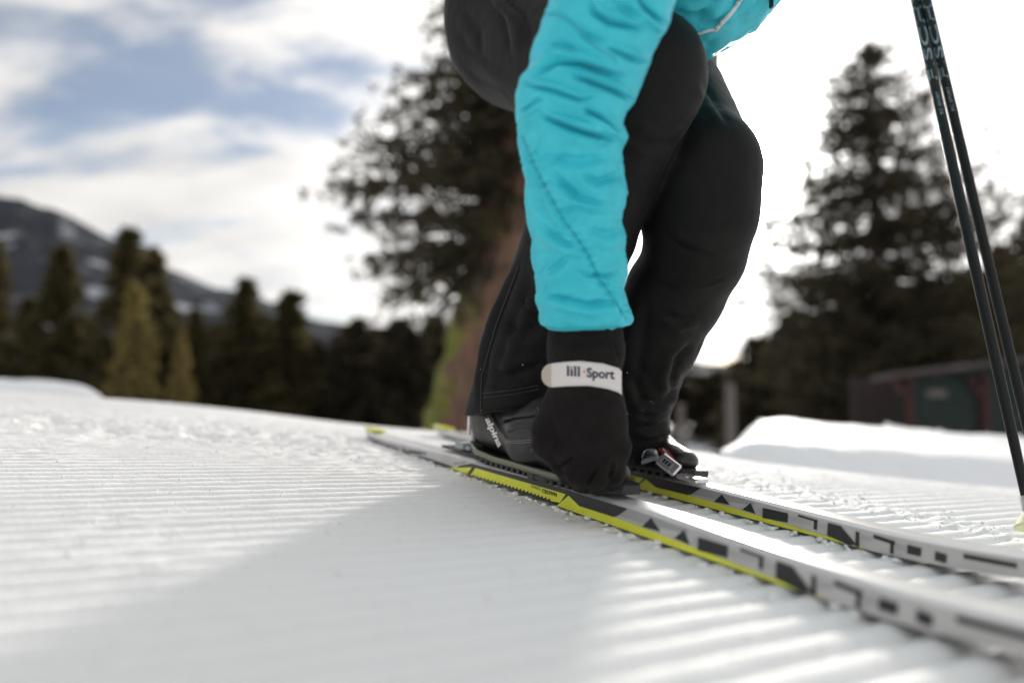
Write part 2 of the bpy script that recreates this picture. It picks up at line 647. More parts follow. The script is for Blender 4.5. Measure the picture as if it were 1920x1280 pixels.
def far_z(x, y):
    z = SLOPE * x - hump(x, y)
    z = np.maximum(z, -5.4 + 0.02 * np.minimum(y, 60) - 0.3 * sstep(0, 40, np.abs(x)))
    yy = np.maximum(y, 0.2)
    px = 960 + 1280 * x / yy
    # bank on the right
    yc = 4.0
    zc = CAM_H - (np.interp(px, CREST_R[:, 0], CREST_R[:, 1]) - 705) / 1280 * yc
    lumps = 0.030 * fbm(np.stack([x * 1.6, y * 1.6, 0 * x], -1), 5, 0.6) + 0.022 * np.maximum(fbm(np.stack([x * 5, y * 5, 0 * x + 4], -1), 3), 0)
    floor = CAM_H - 0.115 - 0.07 * x + 0.0 * y
    prof = np.where(y < yc, floor + (zc - floor) * np.clip((y - 3.1) / (yc - 3.1), 0, 1) ** 1.25, zc - 0.42 * (y - yc))
    wr = sstep(0.27, 0.37, x / yy) * sstep(1.25, 1.9, y) * (1 - sstep(9, 14, y))
    z = z * (1 - wr) + (prof + lumps * sstep(2.8, 3.5, y)) * wr
    # bank on the left
    zl = CAM_H - (np.interp(px, CREST_L[:, 0], CREST_L[:, 1]) - 705) / 1280 * 4.2
    wl = sstep(-0.52, -0.62, x / yy) * sstep(3.0, 4.2, y) * (1 - sstep(4.6, 8, y))
    z = z * (1 - wl) + (zl + 0.02 * fbm(np.stack([x * 2, y * 2, 0 * x + 5], -1), 3)) * wl
    return z


def groove_z(x, y, a, q):
    wob = 0.002 * noise3(np.stack([a * 1.7, q * 3, 0 * a], -1))
    ph = (q + wob) / PITCH_G
    c = np.abs(np.sin(np.pi * ph))
    prof = c ** 0.55                              # rounded ribs, narrow valleys
    # broken ribs: a crumbled seam between two passes of the groomer, and footprints at the left
    px = to_px(np.stack([x, y, SLOPE * x], -1))
    X, Y = px[..., 0], px[..., 1]
    seam = np.exp(-((a - 0.995 + 0.03 * noise3(np.stack([q * 4, a * 0, 0 * a + 3], -1))) / 0.045) ** 2)
    rough_l = sstep(900, 500, X) * np.exp(-((Y - (770 + 0.075 * X) - 12) / 24) ** 2) * 0.9
    patch = sstep(0.18, 0.5, fbm(np.stack([x * 2.3, y * 2.3, 0 * x + 9], -1), 3)) * 0.3
    r = np.clip(seam + rough_l + patch, 0, 1)
    amp = 0.0112 * (1 - 0.85 * r) * (0.85 + 0.3 * noise3(np.stack([a * 3, q * 9, 0 * a + 2], -1)))
    fine = fbm(np.stack([x * 55, y * 55, 0 * x + 1], -1), 3)
    grain = fbm(np.stack([x * 190, y * 190, 0 * x + 6], -1), 2)
    z = amp * (prof - 1.0) + (0.0007 + 0.0052 * r + 0.004 * rough_l) * fine + (0.0005 + 0.0018 * r) * grain
    z = z + 0.0022 * noise3(np.stack([x * 1.1, y * 1.1, 0 * x], -1)) * sstep(0.3, 1.0, np.hypot(x - 0.15, y - 0.8))
    # soft track prints along the far left band
    pr = noise3(np.stack([x * 17, y * 11, 0 * x + 21], -1))
    z = z - 0.013 * sstep(0.15, 0.55, pr) * rough_l
    return z


def border(X, Y):
    e = np.minimum(0.5 + 0.95 * np.maximum(Y, 0) - np.abs(X), np.minimum(Y + 0.05, 2.6 - Y))
    return np.where(X / np.maximum(Y, 0.1) > 0.30, np.minimum(e, 1.80 - Y), e)


def near_surface():
    dq, da = 0.0024, 0.013
    aa = np.arange(-1.55, 3.05, da)
    qq = np.arange(-0.95, 2.95, dq)
    A, Q = np.meshgrid(aa, qq, indexing='ij')
    X = A * G2[0] - Q * F2[0]
    Y = A * G2[1] - Q * F2[1]
    Z = np.empty_like(X)
    for i in range(0, X.shape[0], 40):
        s = slice(i, i + 40)
        Z[s] = base_z(X[s], Y[s]) - hump(X[s], Y[s]) + groove_z(X[s], Y[s], A[s], Q[s])
    tp_ = sstep(0.0, 0.09, border(X, Y))
    flat = base_z(X, Y) - hump(X, Y)
    Z = flat + (Z - flat) * tp_ - 0.03 * (1 - tp_)
    keep = (Y > -0.05) & (Y < 2.6) & (np.abs(X) < 0.5 + 0.95 * np.maximum(Y, 0)) & ~((X / np.maximum(Y, 0.1) > 0.30) & (Y > 1.80))
    V = np.stack([X, Y, Z], -1).reshape(-1, 3)
    na, nq = X.shape
    I = np.arange(na * nq).reshape(na, nq)
    Fq = np.stack([I[:-1, :-1], I[1:, :-1], I[1:, 1:], I[:-1, 1:]], -1).reshape(-1, 4)
    k = keep.reshape(-1)
    Fq = Fq[k[Fq].all(1)][:, ::-1]
    used = np.unique(Fq)
    remap = np.full(len(V), -1)
    remap[used] = np.arange(len(used))
    return V[used], remap[Fq]


V, Fq = near_surface()
nz = normals(V, Fq)
if nz[:, 2].mean() < 0:
    Fq = Fq[:, ::-1]
snow = mesh_obj('groomed_snow', V, Fq, M['snow'])
tag(snow, 'white groomed snow with straight corduroy grooves running under the skis', kind='structure')


def outer_sheet():
    # polar grid round the camera, reaching the foot of the mountain
    rr = np.concatenate([np.linspace(0.002, 1.2, 22), np.linspace(1.28, 8, 130), np.geomspace(8.3, 9000, 70)])
    th = np.concatenate([np.linspace(-math.pi, -1.0, 24)[:-1], np.linspace(-1.0, 1.0, 220), np.linspace(1.0, math.pi, 24)[1:]])
    R, T = np.meshgrid(rr, th, indexing='ij')
    X, Y = R * np.sin(T), R * np.cos(T)
    Z = far_z(X, Y)
    Z = Z - 0.04 * sstep(0.05, 0.16, border(X, Y))
    V = np.stack([X, Y, Z], -1).reshape(-1, 3)
    nr, ntt = X.shape
    I = np.arange(nr * ntt).reshape(nr, ntt)
    Fq = np.stack([I[:-1, :-1], I[1:, :-1], I[1:, 1:], I[:-1, 1:]], -1).reshape(-1, 4)
    n = normals(V, Fq)
    if n[:, 2].mean() < 0:
        Fq = Fq[:, ::-1]
    return V, Fq


V, Fq = outer_sheet()
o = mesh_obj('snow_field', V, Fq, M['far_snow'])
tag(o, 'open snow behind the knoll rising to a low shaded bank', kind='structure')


def ground(px, py):
    """point on the flat part of the piste under a photo pixel"""
    r = ray(px, py)
    t = CAM_H / (SLOPE * r[0] - r[2])
    return CAM + r * t


# ------------------------------------------------------------------ ski frame
f3 = np.array([F2[0], F2[1], SLOPE * F2[0]])
f3 /= np.linalg.norm(f3)
g3 = np.array([G2[0], G2[1], SLOPE * G2[0]])
g3 -= f3 * (g3 @ f3)
g3 /= np.linalg.norm(g3)
u3 = np.cross(g3, f3) * -1
if u3[2] < 0:
    u3 = -u3
HALF = 0.0225
P_near = ground(1045, 950)                       # on the lower edge of the near ski's visible side
P_far = ground(1187, 915)
D_TOE = 0.80
# the toe pin: where s = 0
s0 = (P(1085, 930, D_TOE) - P_near) @ f3
O_NEAR = P_near + f3 * s0 + g3 * HALF + u3 * 0.0012
s1 = (P_far - O_NEAR) @ f3
O_FAR = P_far - f3 * (s1 + 0.098) + g3 * HALF + u3 * 0.0012
SHIFT = O_FAR - O_NEAR


def lw(s, v, w):
    return O_NEAR + f3 * s + g3 * v + u3 * w


def side_hit(px, py, off=0.0005):
    r = ray(px, py)
    p0 = lw(0, -HALF - off, 0)
    t = ((p0 - CAM) @ g3) / (r @ g3)
    p = CAM + r * t - O_NEAR
    return p @ f3, p @ u3


S_TAIL, S_TIP = -0.835, 0.97


def thick(s):
    s = np.asarray(s, float)
    return np.interp(s, [S_TAIL, -0.6, -0.35, -0.12, 0.12, 0.4, 0.7, S_TIP], [0.0095, 0.015, 0.0225, 0.0265, 0.0265, 0.022, 0.014, 0.007])


def rise(s):
    s = np.asarray(s, float)
    return 0.42 * np.clip(s - 0.30, 0, 0.2) ** 2 + 0.168 * np.clip(s - 0.50, 0, 1) + 0.05 * np.clip((s - 0.78) / 0.19, 0, 1) ** 2 + 0.012 * np.clip((-s - 0.70) / 0.13, 0, 1) ** 2


def halfw(s):
    s = np.asarray(s, float)
    end = np.clip(np.minimum(s - S_TAIL, S_TIP - s) / 0.07, 0.02, 1) ** 0.5
    return HALF * end


def build_ski(parent):
    ss = np.unique(np.concatenate([np.linspace(S_TAIL, S_TAIL + 0.08, 14), np.linspace(S_TAIL + 0.08, S_TIP - 0.09, 150), np.linspace(S_TIP - 0.09, S_TIP, 16)]))
    V, Fc, mi = [], [], []
    ring = None
    for s in ss:
        t, r, h = float(thick(s)), float(rise(s)), float(halfw(s))
        bev = min(0.0065, h * 0.5)
        sec = [(-h, 0), (-h, t - 0.003), (-h + bev, t), (-0.3 * h, t + 0.0006), (0.3 * h, t + 0.0006), (h - bev, t), (h, t - 0.003), (h, 0)]
        for (v, w_) in sec:
            V.append(lw(s, v, w_ + r))
    n = 8
    cls = [0, 1, 1, 1, 1, 1, 0, 2]
    for i in range(len(ss) - 1):
        for k in range(n):
            k2 = (k + 1) % n
            Fc.append([i * n + k, i * n + k2, (i + 1) * n + k2, (i + 1) * n + k])
            mi.append(cls[k])
    Fc.append(list(range(n))[::-1])
    Fc.append([(len(ss) - 1) * n + k for k in range(n)])
    mi += [2, 2]
    o = mesh_obj('ski_body', V, Fc, [M['ski_side'], M['ski_white'], M['ski_base']], parent, False, mi)
    return o


def decal_sw(name, polys, mat, parent, off=0.0004, clip=True):
    """flat print on the visible side wall: polygons in (s, w)"""
    mb = None
    for pl in polys:
        mb = MB()
        # split long outlines so that they follow the tapering side
        vs = []
        for (s, w_) in pl:
            hi = float(thick(s)) - 0.0034
            ww = min(max(w_, 0.0004), hi) if clip else w_
            vs.append(lw(s, -HALF - off, ww + float(rise(s))))
        mb.add(vs, [list(range(len(vs)))])
        mb.build(name, mat, parent)


def px_poly(pts, off=0.0005):
    return [side_hit(x, y, off) for (x, y) in pts]


def text_mesh(body, bold=0.0, shear=0.0, spacing=1.0):
    cu = bpy.data.curves.new('text', 'FONT')
    cu.body = body
    cu.offset = bold
    cu.shear = shear
    cu.space_character = spacing
    cu.resolution_u = 3
    ob = bpy.data.objects.new('text', cu)
    COL.objects.link(ob)
    dg = bpy.context.evaluated_depsgraph_get()
    me = bpy.data.meshes.new_from_object(ob.evaluated_get(dg))
    v = np.array([x.co[:] for x in me.vertices])[:, :2]
    f = [list(p.vertices) for p in me.polygons]
    bpy.data.objects.remove(ob)
    bpy.data.curves.remove(cu)
    bpy.data.meshes.remove(me)
    lo, hi = v.min(0), v.max(0)
    return (v - lo) / (hi - lo), f


def bvh_of(o):
    me = o.data
    mw = world_m(o)
    vs = [mw @ v.co for v in me.vertices]
    return BVHTree.FromPolygons(vs, [list(p.vertices) for p in me.polygons])


def project(bvh, px, py, off):
    r = ray(px, py)
    d = Vector(r).normalized()
    h = bvh.ray_cast(Vector(CAM), d)
    if h[0] is None:
        return None
    n = h[1]
    if n.dot(d) > 0:
        n = -n
    return np.array(h[0] + n * off)


def text_on(name, body, o_px, ex, ey, bvh, mat, parent, off=0.0006, **kw):
    v, f = text_mesh(body, **kw)
    vs = []
    for (a, b) in v:
        q = project(bvh, o_px[0] + ex[0] * a + ey[0] * b, o_px[1] + ex[1] * a + ey[1] * b, off)
        vs.append(q)
    ok = [all(vs[i] is not None for i in g) for g in f]
    f = [g for g, k in zip(f, ok) if k]
    vs = [x if x is not None else np.zeros(3) for x in vs]
    used = sorted({i for g in f for i in g})
    rm = {u: i for i, u in enumerate(used)}
    return mesh_obj(name, [vs[i] for i in used], [[rm[i] for i in g] for g in f], mat, parent, False)


def text_side(name, body, o_px, ex, ey, mat, parent, off=0.0008, **kw):
    v, f = text_mesh(body, **kw)
    vs = []
    for (a, b) in v:
        s, w_ = side_hit(o_px[0] + ex[0] * a + ey[0] * b, o_px[1] + ex[1] * a + ey[1] * b, off)
        vs.append(lw(s, -HALF - off, w_ + float(rise(s))))
    return mesh_obj(name, vs, f, mat, parent, False)


def seam_on(name, pts, bvh, mat, parent, rad=0.0006, dash=None, step=2.0, off=0.0003):
    """a thread along a pixel polyline laid on a surface; dash = (on, off) in pixels"""
    pts = np.asarray(pts, float)
    Ls = np.linalg.norm(np.diff(pts, axis=0), axis=1)
    tot = Ls.sum()
    cum = np.concatenate([[0], np.cumsum(Ls)])
    at = lambda t: (np.interp(t, cum, pts[:, 0]), np.interp(t, cum, pts[:, 1]))
    mb = MB()
    runs = []
    if dash:
        t = 0
        while t < tot:
            runs.append((t, min(t + dash[0], tot)))
            t += dash[0] + dash[1]
    else:
        runs = [(0, tot)]
    for (a, b) in runs:
        n = max(2, int((b - a) / step) + 1)
        q = [project(bvh, *at(t), off) for t in np.linspace(a, b, n)]
        q = [x for x in q if x is not None]
        if len(q) > 1:
            keep = [q[0]]
            for x in q[1:]:
                if np.linalg.norm(x - keep[-1]) < 0.03:
                    keep.append(x)
            if len(keep) > 1:
                mb.tube(keep, rad, 5)
    return mb.build(name, mat, parent, True)


# ------------------------------------------------------------------ the two skis
ski = empty('cross_country_ski', lw(0, 0, 0))
tag(ski, 'white, black and yellow ski nearest the lens, under the black glove', 'ski', 'pair of cross country skis')
build_ski(ski)
# black side panel round the foot, fading out in a slant towards the tip
blk = [(884, 868.5), (932, 881), (984, 894.5), (1036, 908.5), (1078, 920), (1130, 937), (1177, 953), (1157, 967), (1120, 985), (1044, 958), (984, 938), (932, 920), (882, 903), (862, 896), (853, 878), (862, 872)]
decal_sw('black_panel', [px_poly(blk)], M['ski_black'], ski, 0.0003)
# grey wedge after it
decal_sw('grey_panel', [px_poly([(1178, 953.5), (1221, 968), (1290, 992), (1290, 1000), (1225, 986), (1158, 966.5)])], M['ski_grey'], ski, 0.0004)
# yellow: small piece, saw-toothed piece, long tapering band
teeth = []
n = 23
for k in range(n):
    x0 = 1039 - (1039 - 884) * k / n
    x1 = 1039 - (1039 - 884) * (k + 0.92) / n
    yb = lambda x: np.interp(x, [884, 932, 984, 1039], [891.5, 905.5, 921, 940])
    teeth += [(x0, yb(x0) + 0.6), (x0 - 1.4, yb(x0) - 4.2)] if k else [(x0, yb(x0))]
    teeth += [(x1, yb(x1) + 0.6)]
y2 = [(891.5, 877), (932, 888.5), (984, 903.5), (1036, 918.5), (1061, 926), (1050, 941.5)] + teeth + [(882, 890)]
y1p = [(840, 876), (862, 876.5), (884.5, 875.5), (876, 888.5), (866, 886)]
y3 = [(1066, 928.5), (1086, 948), (1156, 970.5), (1234, 999.5), (1307, 1028), (1390, 1061), (1480, 1095), (1560, 1127), (1480, 1102), (1417, 1080.5), (1338, 1053), (1260, 1025.5), (1182, 998), (1117, 975), (1044, 949.5)]
decal_sw('yellow_panel', [px_poly(y1p), px_poly(y2), px_poly(y3)], M['ski_yellow'], ski, 0.0006, clip=True)
# black letter shapes towards the tip
shapes = [[(1221, 973), (1236, 993), (1206, 986)], [(1282.5, 996), (1291, 1017), (1266, 1008)],
          [(1312, 1011), (1362, 1023.5), (1361, 1041), (1311, 1030)],
          [(1390, 1029), (1430, 1042), (1430, 1046), (1390, 1033)], [(1424, 1043), (1431, 1046), (1430, 1065), (1423, 1062)],
          [(1459, 1058), (1486, 1066), (1520, 1106), (1500, 1104), (1457, 1083)],
          [(1522, 1081), (1530, 1084), (1529, 1114), (1521, 1110)],
          [(1567, 1091), (1614, 1109), (1614, 1117), (1567, 1099)], [(1606, 1112), (1614, 1116), (1613, 1140), (1605, 1137)],
          [(1650, 1127), (1682, 1138), (1680, 1155), (1649, 1145)], [(1720, 1154), (1747, 1165), (1745, 1183), (1719, 1172)],
          [(1800, 1176), (1930, 1218), (1930, 1229), (1800, 1186)]]
shapes = [[(np.mean([q[0] for q in p]) + (x - np.mean([q[0] for q in p])) * 1.12, np.mean([q[1] for q in p]) + (y - np.mean([q[1] for q in p])) * 1.3) for x, y in p] for p in shapes]
decal_sw('lettering', [px_poly(p) for p in shapes], M['ski_black'], ski, 0.0007)
# fine grey pinstripes between the letter shapes
for (xa, xb) in ((1300, 1310), (1366, 1418), (1434, 1456), (1534, 1562), (1620, 1646)):
    for q_ in (0.30, 0.46, 0.62):
        ya = 908 + 0.33 * (xa - 1060) + 0.0 * q_
        st_ = [(x, np.interp(x, [1290, 1450, 1650], [1003, 1056, 1130]) - 8 + 30 * q_) for x in (xa, xb)]
        sa, sb = side_hit(*st_[0]), side_hit(*st_[1])
        decal_sw('pinstripe', [[(sa[0], sa[1]), (sb[0], sb[1]), (sb[0], sb[1] + 0.0006), (sa[0], sa[1] + 0.0006)]], M['ski_grey'], ski, 0.0006)
# tail: black lower stripe, black end
decal_sw('tail_panel', [px_poly([(775, 853), (800, 858), (846, 873), (858, 880), (840, 879), (800, 866)]),
                        px_poly([(684, 823), (700, 828), (745, 838), (745, 850), (700, 838), (684, 834)])], M['ski_black'], ski, 0.0004)
text_side('lettering', 'VARIO', (995, 913.5), (18, 5.2), (0, -5.5), M['ski_black'], ski, 0.0010)
text_side('lettering', 'CROWN', (1016, 923.0), (28, 8.2), (0.4, -7.6), M['ski_black'], ski, 0.0010, bold=0.03, shear=-0.25)
text_side('lettering', 'SUMMIT', (752, 846.5), (48, 7.5), (0, -6.5), M['ski_black'], ski, 0.0010, bold=0.02)
text_side('lettering', 'FISCHER', (851, 870.5), (22, -2.2), (1, -4.0), M['ski_black'], ski, 0.0010)
# yellow tail end on top
mb = MB()
mb.box(lw(S_TAIL + 0.042, 0, 0.0075 + 0.011), f3 * 0.036, g3 * 0.0155, u3 * 0.0012)
mb.build('tail_protector', M['ski_yellow'], ski)
# binding: long plate, heel pad, ridge pieces, toe bail
bd = empty('binding', lw(0, 0, 0.027), ski)
T0 = 0.0268
mb = MB()
mb.box(lw(-0.19, 0.001, T0 + 0.0018), f3 * 0.225, g3 * 0.0145, u3 * 0.0022, bev=0.001)
mb.build('mounting_plate', M['black_plastic'], bd)
mb = MB()
mb.box(lw(-0.262, 0.0, T0 + 0.006), f3 * 0.03, g3 * 0.019, u3 * 0.003, bev=0.0015)
for ds in (-0.285, -0.262, -0.240):
    mb.box(lw(ds, 0, T0 + 0.011), f3 * 0.005, g3 * 0.017, u3 * 0.0025, bev=0.001)
mb.build('heel_pad', M['black_plastic'], bd)
mb = MB()
mb.box(lw(-0.340, 0, T0 + 0.012), f3 * 0.014, g3 * 0.018, u3 * 0.005, bev=0.001)
mb.box(lw(-0.318, -0.006, T0 + 0.010), f3 * 0.006, g3 * 0.008, u3 * 0.003, bev=0.001)
mb.build('heel_clip', M['grey_plastic'], bd)
mb = MB()
mb.box(lw(0.012, 0, T0 + 0.004), f3 * 0.022, g3 * 0.014, u3 * 0.0026, bev=0.002)
mb.build('toe_housing', M['black_plastic'], bd)
mb = MB()
for sd in (-1, 1):
    mb.tube([lw(-0.03, sd * 0.021, T0 + 0.006), lw(0.0, sd * 0.023, T0 + 0.008), lw(0.03, sd * 0.020, T0 + 0.009), lw(0.05, sd * 0.008, T0 + 0.010)], 0.002, 8)
mb.build('toe_bail', M['silver'], bd, True)
ski2 = copy_tree(ski, SHIFT)
tag(ski2, 'matching white and yellow ski farther from the lens, under the other boot', 'ski', 'pair of cross country skis')

# ------------------------------------------------------------------ the skier
person = empty('person', lw(-0.15, 0.1, 0))
tag(person, 'skier in a teal quilted jacket and black trousers bending down to fasten a binding', 'person')

# --- trousers
RH, RK = P(988, 58, 1.08), P(1193, 150, 0.765)
R1, R2, R3 = P(1088, 437, 0.885), P(1008, 640, 0.955), P(958, 800, 0.985)
LH = RH + g3 * 0.235
LK, LKb = P(1312, 322, 0.865), P(1311, 400, 0.875)
L1, L2, L3, L4, L5 = P(1302, 476, 0.90), P(1264, 550, 0.94), P(1222, 630, 0.98), P(1180, 725, 1.02), P(1171, 800, 1.05)
L6 = P(1176, 880, 1.065)
PEL = (RH + LH) / 2
hemR_n = np.cross(P(1023, 761, 1.0) - P(878, 780, 1.08), P(1023, 761, 1.0) - P(1023, 764, 1.12))
hemR_n /= np.linalg.norm(hemR_n)
if hemR_n[2] > 0:
    hemR_n = -hemR_n
hemR_p = P(950, 771, 0.98)
hemL_p = P(1220, 849, 1.05)
hemL_n = np.array([0.16, -0.05, -1.0])
hemL_n /= np.linalg.norm(hemL_n)


def trousers_sdf(Q):
    d = seg(Q, RH, RK, 0.121, 0.071)
    d = smin(d, seg(Q, RK + (0.0, 0, 0), R1, 0.069, 0.069), 0.03)
    lower = smin(seg(Q, R1, R2, 0.069, 0.0715), seg(Q, R2, R3, 0.0715, 0.0695), 0.02)
    lower = smax(lower, (Q - hemR_p) @ hemR_n, 0.004)
    d = smin(d, lower, 0.015)
    e = seg(Q, LH, LK, 0.117, 0.0715)
    e = smin(e, seg(Q, LK, LKb, 0.0715, 0.069), 0.02)
    e = smin(e, seg(Q, LKb, L1, 0.070, 0.064), 0.02)
    e = smin(e, seg(Q, L1, L2, 0.0625, 0.0645), 0.015)
    e = smin(e, seg(Q, L2, L3, 0.0645, 0.066), 0.015)
    e = smin(e, seg(Q, L3, L4, 0.066, 0.067), 0.015)
    low = smin(seg(Q, L4, L5, 0.067, 0.064), seg(Q, L5, L6, 0.064, 0.066), 0.012)
    low = smax(low, (Q - hemL_p) @ hemL_n, 0.004)
    e = smin(e, low, 0.012)
    d = smin(d, e, 0.008)
    d = smin(d, seg(Q, RH + (0, 0, 0.03), LH + (0, 0, 0.03), 0.118), 0.05)
    d = smin(d, seg(Q, PEL + (0, 0.03, 0.05), PEL + (0.02, -0.06, 0.16), 0.15), 0.06)
    return d


pts = np.array([RH, RK, R3, LH, LK, L6, PEL])
V, Fq = surface(trousers_sdf, pts.min(0) - 0.17, pts.max(0) + np.array([0.17, 0.17, 0.33]), 0.0052, 3)
Nn = normals(V, Fq)
px = to_px(V)
fc = facing(V, Nn)
depth = V[:, 1]
d = 0.0013 * fbm(V * np.array([12, 12, 10]), 2) + 0.0004 * fbm(V * 60, 2)
rdg = np.clip(1 - np.abs(noise3(V * np.array([16, 16, 26]) + 7)) * 6, 0, 1)
lowz = sstep(0.42, 0.12, V[:, 2])
d = d - 0.0016 * rdg ** 1.5 * (0.25 + 0.75 * lowz) * sstep(-0.2, 0.3, noise3(V * 9 + 11))
isR = np.linalg.norm(np.cross(V - R1, (R3 - R1) / np.linalg.norm(R3 - R1)), axis=1) < 0.1
hide = fc
cr = [
    # right trouser leg below the knee: long side seam fold and cuff folds
    ([(985, 470), (950, 560), (915, 660), (902, 740), (905, 778)], 7, 0.006, 1),
    ([(1000, 520), (965, 600), (935, 680), (930, 720)], 11, 0.006, -1),
    ([(893, 724), (950, 722), (1010, 704), (1030, 695)], 3.0, 0.004, 1),
    ([(915, 690), (950, 706), (1000, 690), (1025, 672)], 12, 0.006, -1),
    ([(940, 610), (985, 625), (1030, 600)], 14, 0.006, 1),
    # thigh
    ([(865, 20), (900, 60), (905, 110)], 10, 0.003, 1),
    ([(905, -10), (945, 40), (960, 110)], 9, 0.004, -1),
    ([(930, -20), (980, 30), (1000, 90)], 10, 0.005, 1),
    # right knee to shin
    ([(1180, 290), (1205, 345), (1231, 398)], 2.5, 0.0018, 1),
    # left leg: knee dart, folds above the cuff
    ([(1225, 505), (1270, 530), (1320, 534), (1372, 515)], 3.0, 0.0022, 1),
    ([(1300, 640), (1270, 670), (1258, 710), (1262, 745)], 10, 0.007, 1),
    ([(1180, 772), (1215, 779), (1262, 768)], 7, 0.008, -1),
    ([(1185, 800), (1225, 800), (1256, 790)], 8, 0.007, 1),
    ([(1200, 826), (1230, 818), (1258, 815)], 7, 0.005, -1),
    ([(1215, 560), (1205, 640), (1195, 720)], 14, 0.004, 1),
]
cr += [
    ([(850, 60), (890, 100), (930, 125), (965, 130)], 8, 0.0018, 1),
    ([(862, 120), (900, 150), (950, 170)], 8, 0.0012, -1),
    ([(1000, 480), (1030, 520), (1070, 540)], 9, 0.006, 1),
    ([(975, 560), (1000, 590), (1040, 600)], 8, 0.006, -1),
    ([(1180, 260), (1220, 275), (1262, 268)], 10, 0.003, 1),
    ([(1190, 215), (1240, 235), (1290, 225)], 10, 0.0025, 1),
    ([(1310, 150), (1345, 200), (1368, 240)], 8, 0.003, 1),
    ([(1245, 440), (1290, 470), (1340, 480)], 9, 0.004, -1),
    ([(1240, 410), (1280, 430), (1330, 430), (1380, 410)], 7, 0.003, 1),
    ([(1240, 590), (1275, 600), (1310, 590)], 8, 0.004, 1),
    ([(1290, 690), (1275, 730), (1240, 750)], 8, 0.006, -1),
    ([(1190, 745), (1225, 755), (1258, 748)], 7, 0.005, 1),
    ([(1185, 700), (1200, 740), (1215, 790)], 10, 0.005, 1),
]
for (pl, wd, dp, sd) in cr:
    d = d + crease(px, pl, wd, dp, sd) * hide
V = V + Nn * d[:, None]
pants = mesh_obj('trousers', V, Fq, M['pants'], person)
bv_p = bvh_of(pants)
seam_on('seam', [(1008, 722), (960, 731), (905, 737)], bv_p, M['pants_thread'], pants, 0.0007, (4, 2.2))
seam_on('seam', [(1010, 729), (960, 739), (906, 745)], bv_p, M['pants_thread'], pants, 0.0007, (4, 2.2))
seam_on('seam', [(972, 500), (930, 610), (903, 705), (901, 776)], bv_p, M['pants_thread'], pants, 0.0008)

# snow flecks clinging to the cloth
mb = MB()
rs_ = np.random.default_rng(21)
for _ in range(9):
    fx, fy = (rs_.uniform(875, 1025), rs_.uniform(640, 775)) if rs_.random() < 0.5 else (rs_.uniform(1175, 1275), rs_.uniform(640, 850))
    q = project(bv_p, fx, fy, 0.0003)
    if q is not None:
        r_ = 0.0003 + 0.0006 * rs_.random() ** 3
        mb.add(q + ico * r_ * rs_.uniform(0.7, 1.3, (12, 1)), icf.tolist())
sf = mb.build('snow_fleck', M['crumb'], pants)
sf['kind'] = 'stuff'

# --- jacket: torso, shoulders, left sleeve
SHC = np.array([0.335, 0.70, 0.60 + CAM_H])
SHR, SHL = SHC - g3 * 0.165, SHC + g3 * 0.175
BEL = np.array([0.215, 0.88, 0.597 + CAM_H])
BEL2 = np.array([0.275, 0.765, 0.640 + CAM_H])
WAI = PEL + np.array([0.03, -0.08, 0.13])
pole_b1, pole_t1 = ground(1948, 1040), P(1717, 0, 1.15)
pole_b2, pole_t2 = ground(1976, 1012), P(1736.5, 0, 1.13)
pd1 = (pole_t1 - pole_b1) / np.linalg.norm(pole_t1 - pole_b1)
pd2 = (pole_t2 - pole_b2) / np.linalg.norm(pole_t2 - pole_b2)
HANDL = pole_b1 + pd1 * 1.30
ELBL = (SHL + HANDL) / 2 + np.array([0.06, 0.02, 0.10])


def jacket_sdf(Q):
    d = seg(Q, WAI, BEL, 0.150, 0.160)
    d = smin(d, seg(Q, BEL, BEL2, 0.160, 0.156), 0.05)
    d = smin(d, seg(Q, BEL2, SHC, 0.150, 0.135), 0.05)
    d = smin(d, seg(Q, SHR, SHL, 0.088, 0.088), 0.07)
    d = smin(d, seg(Q, SHL, ELBL, 0.075, 0.062), 0.04)
    d = smin(d, seg(Q, ELBL, HANDL - (HANDL - ELBL) * 0.16, 0.060, 0.048), 0.03)
    d = smin(d, seg(Q, SHC + (0.03, -0.04, 0.02), SHC + (0.075, -0.115, 0.065), 0.07, 0.062), 0.03)
    return d


pts = np.array([WAI, BEL, BEL2, SHC, SHR, SHL, ELBL, HANDL])
V, Fq = surface(jacket_sdf, pts.min(0) - 0.2, pts.max(0) + 0.2, 0.0068, 3)
Nn = normals(V, Fq)
px = to_px(V)
d = 0.006 * fbm(V * np.array([22, 22, 30]), 3) + 0.0025 * fbm(V * 60, 2)
for (pl, wd, dp, sd) in [([(1285, 58), (1330, 42), (1375, 12), (1400, -30)], 7, 0.006, 1), ([(1260, 30), (1310, 22), (1360, -20)], 9, 0.007, -1),
                         ([(1300, 5), (1330, -5), (1360, -40)], 7, 0.005, 1), ([(1350, 48), (1390, 30), (1440, -5)], 6, 0.005, -1)]:
    d = d + crease(px, pl, wd, dp, sd) * facing(V, Nn)
V = V + Nn * d[:, None]
jacket = mesh_obj('jacket', V, Fq, M['teal'], person)
bv_j = bvh_of(jacket)
seam_on('zip', [(1340, 57), (1352, 44), (1366, 30), (1380, 12), (1392, -6)], bv_j, M['print_white'], jacket, 0.0032)
seam_on('hem_cord', [(1283, 66), (1300, 66), (1330, 57), (1341, 55)], bv_j, M['print_white'], jacket, 0.0022)
mb = MB()
pt = project(bv_j, 1436, 2, 0.004)
if pt is None:
    pt = P(1440, 3, 0.76)
mb.box(pt + np.array([0.004, 0, 0.0]), (0.0022, 0, 0), (0, 0.003, 0), (0, 0, 0.007), bev=0.001)
mb.build('cord_toggle', M['black_plastic'], jacket)

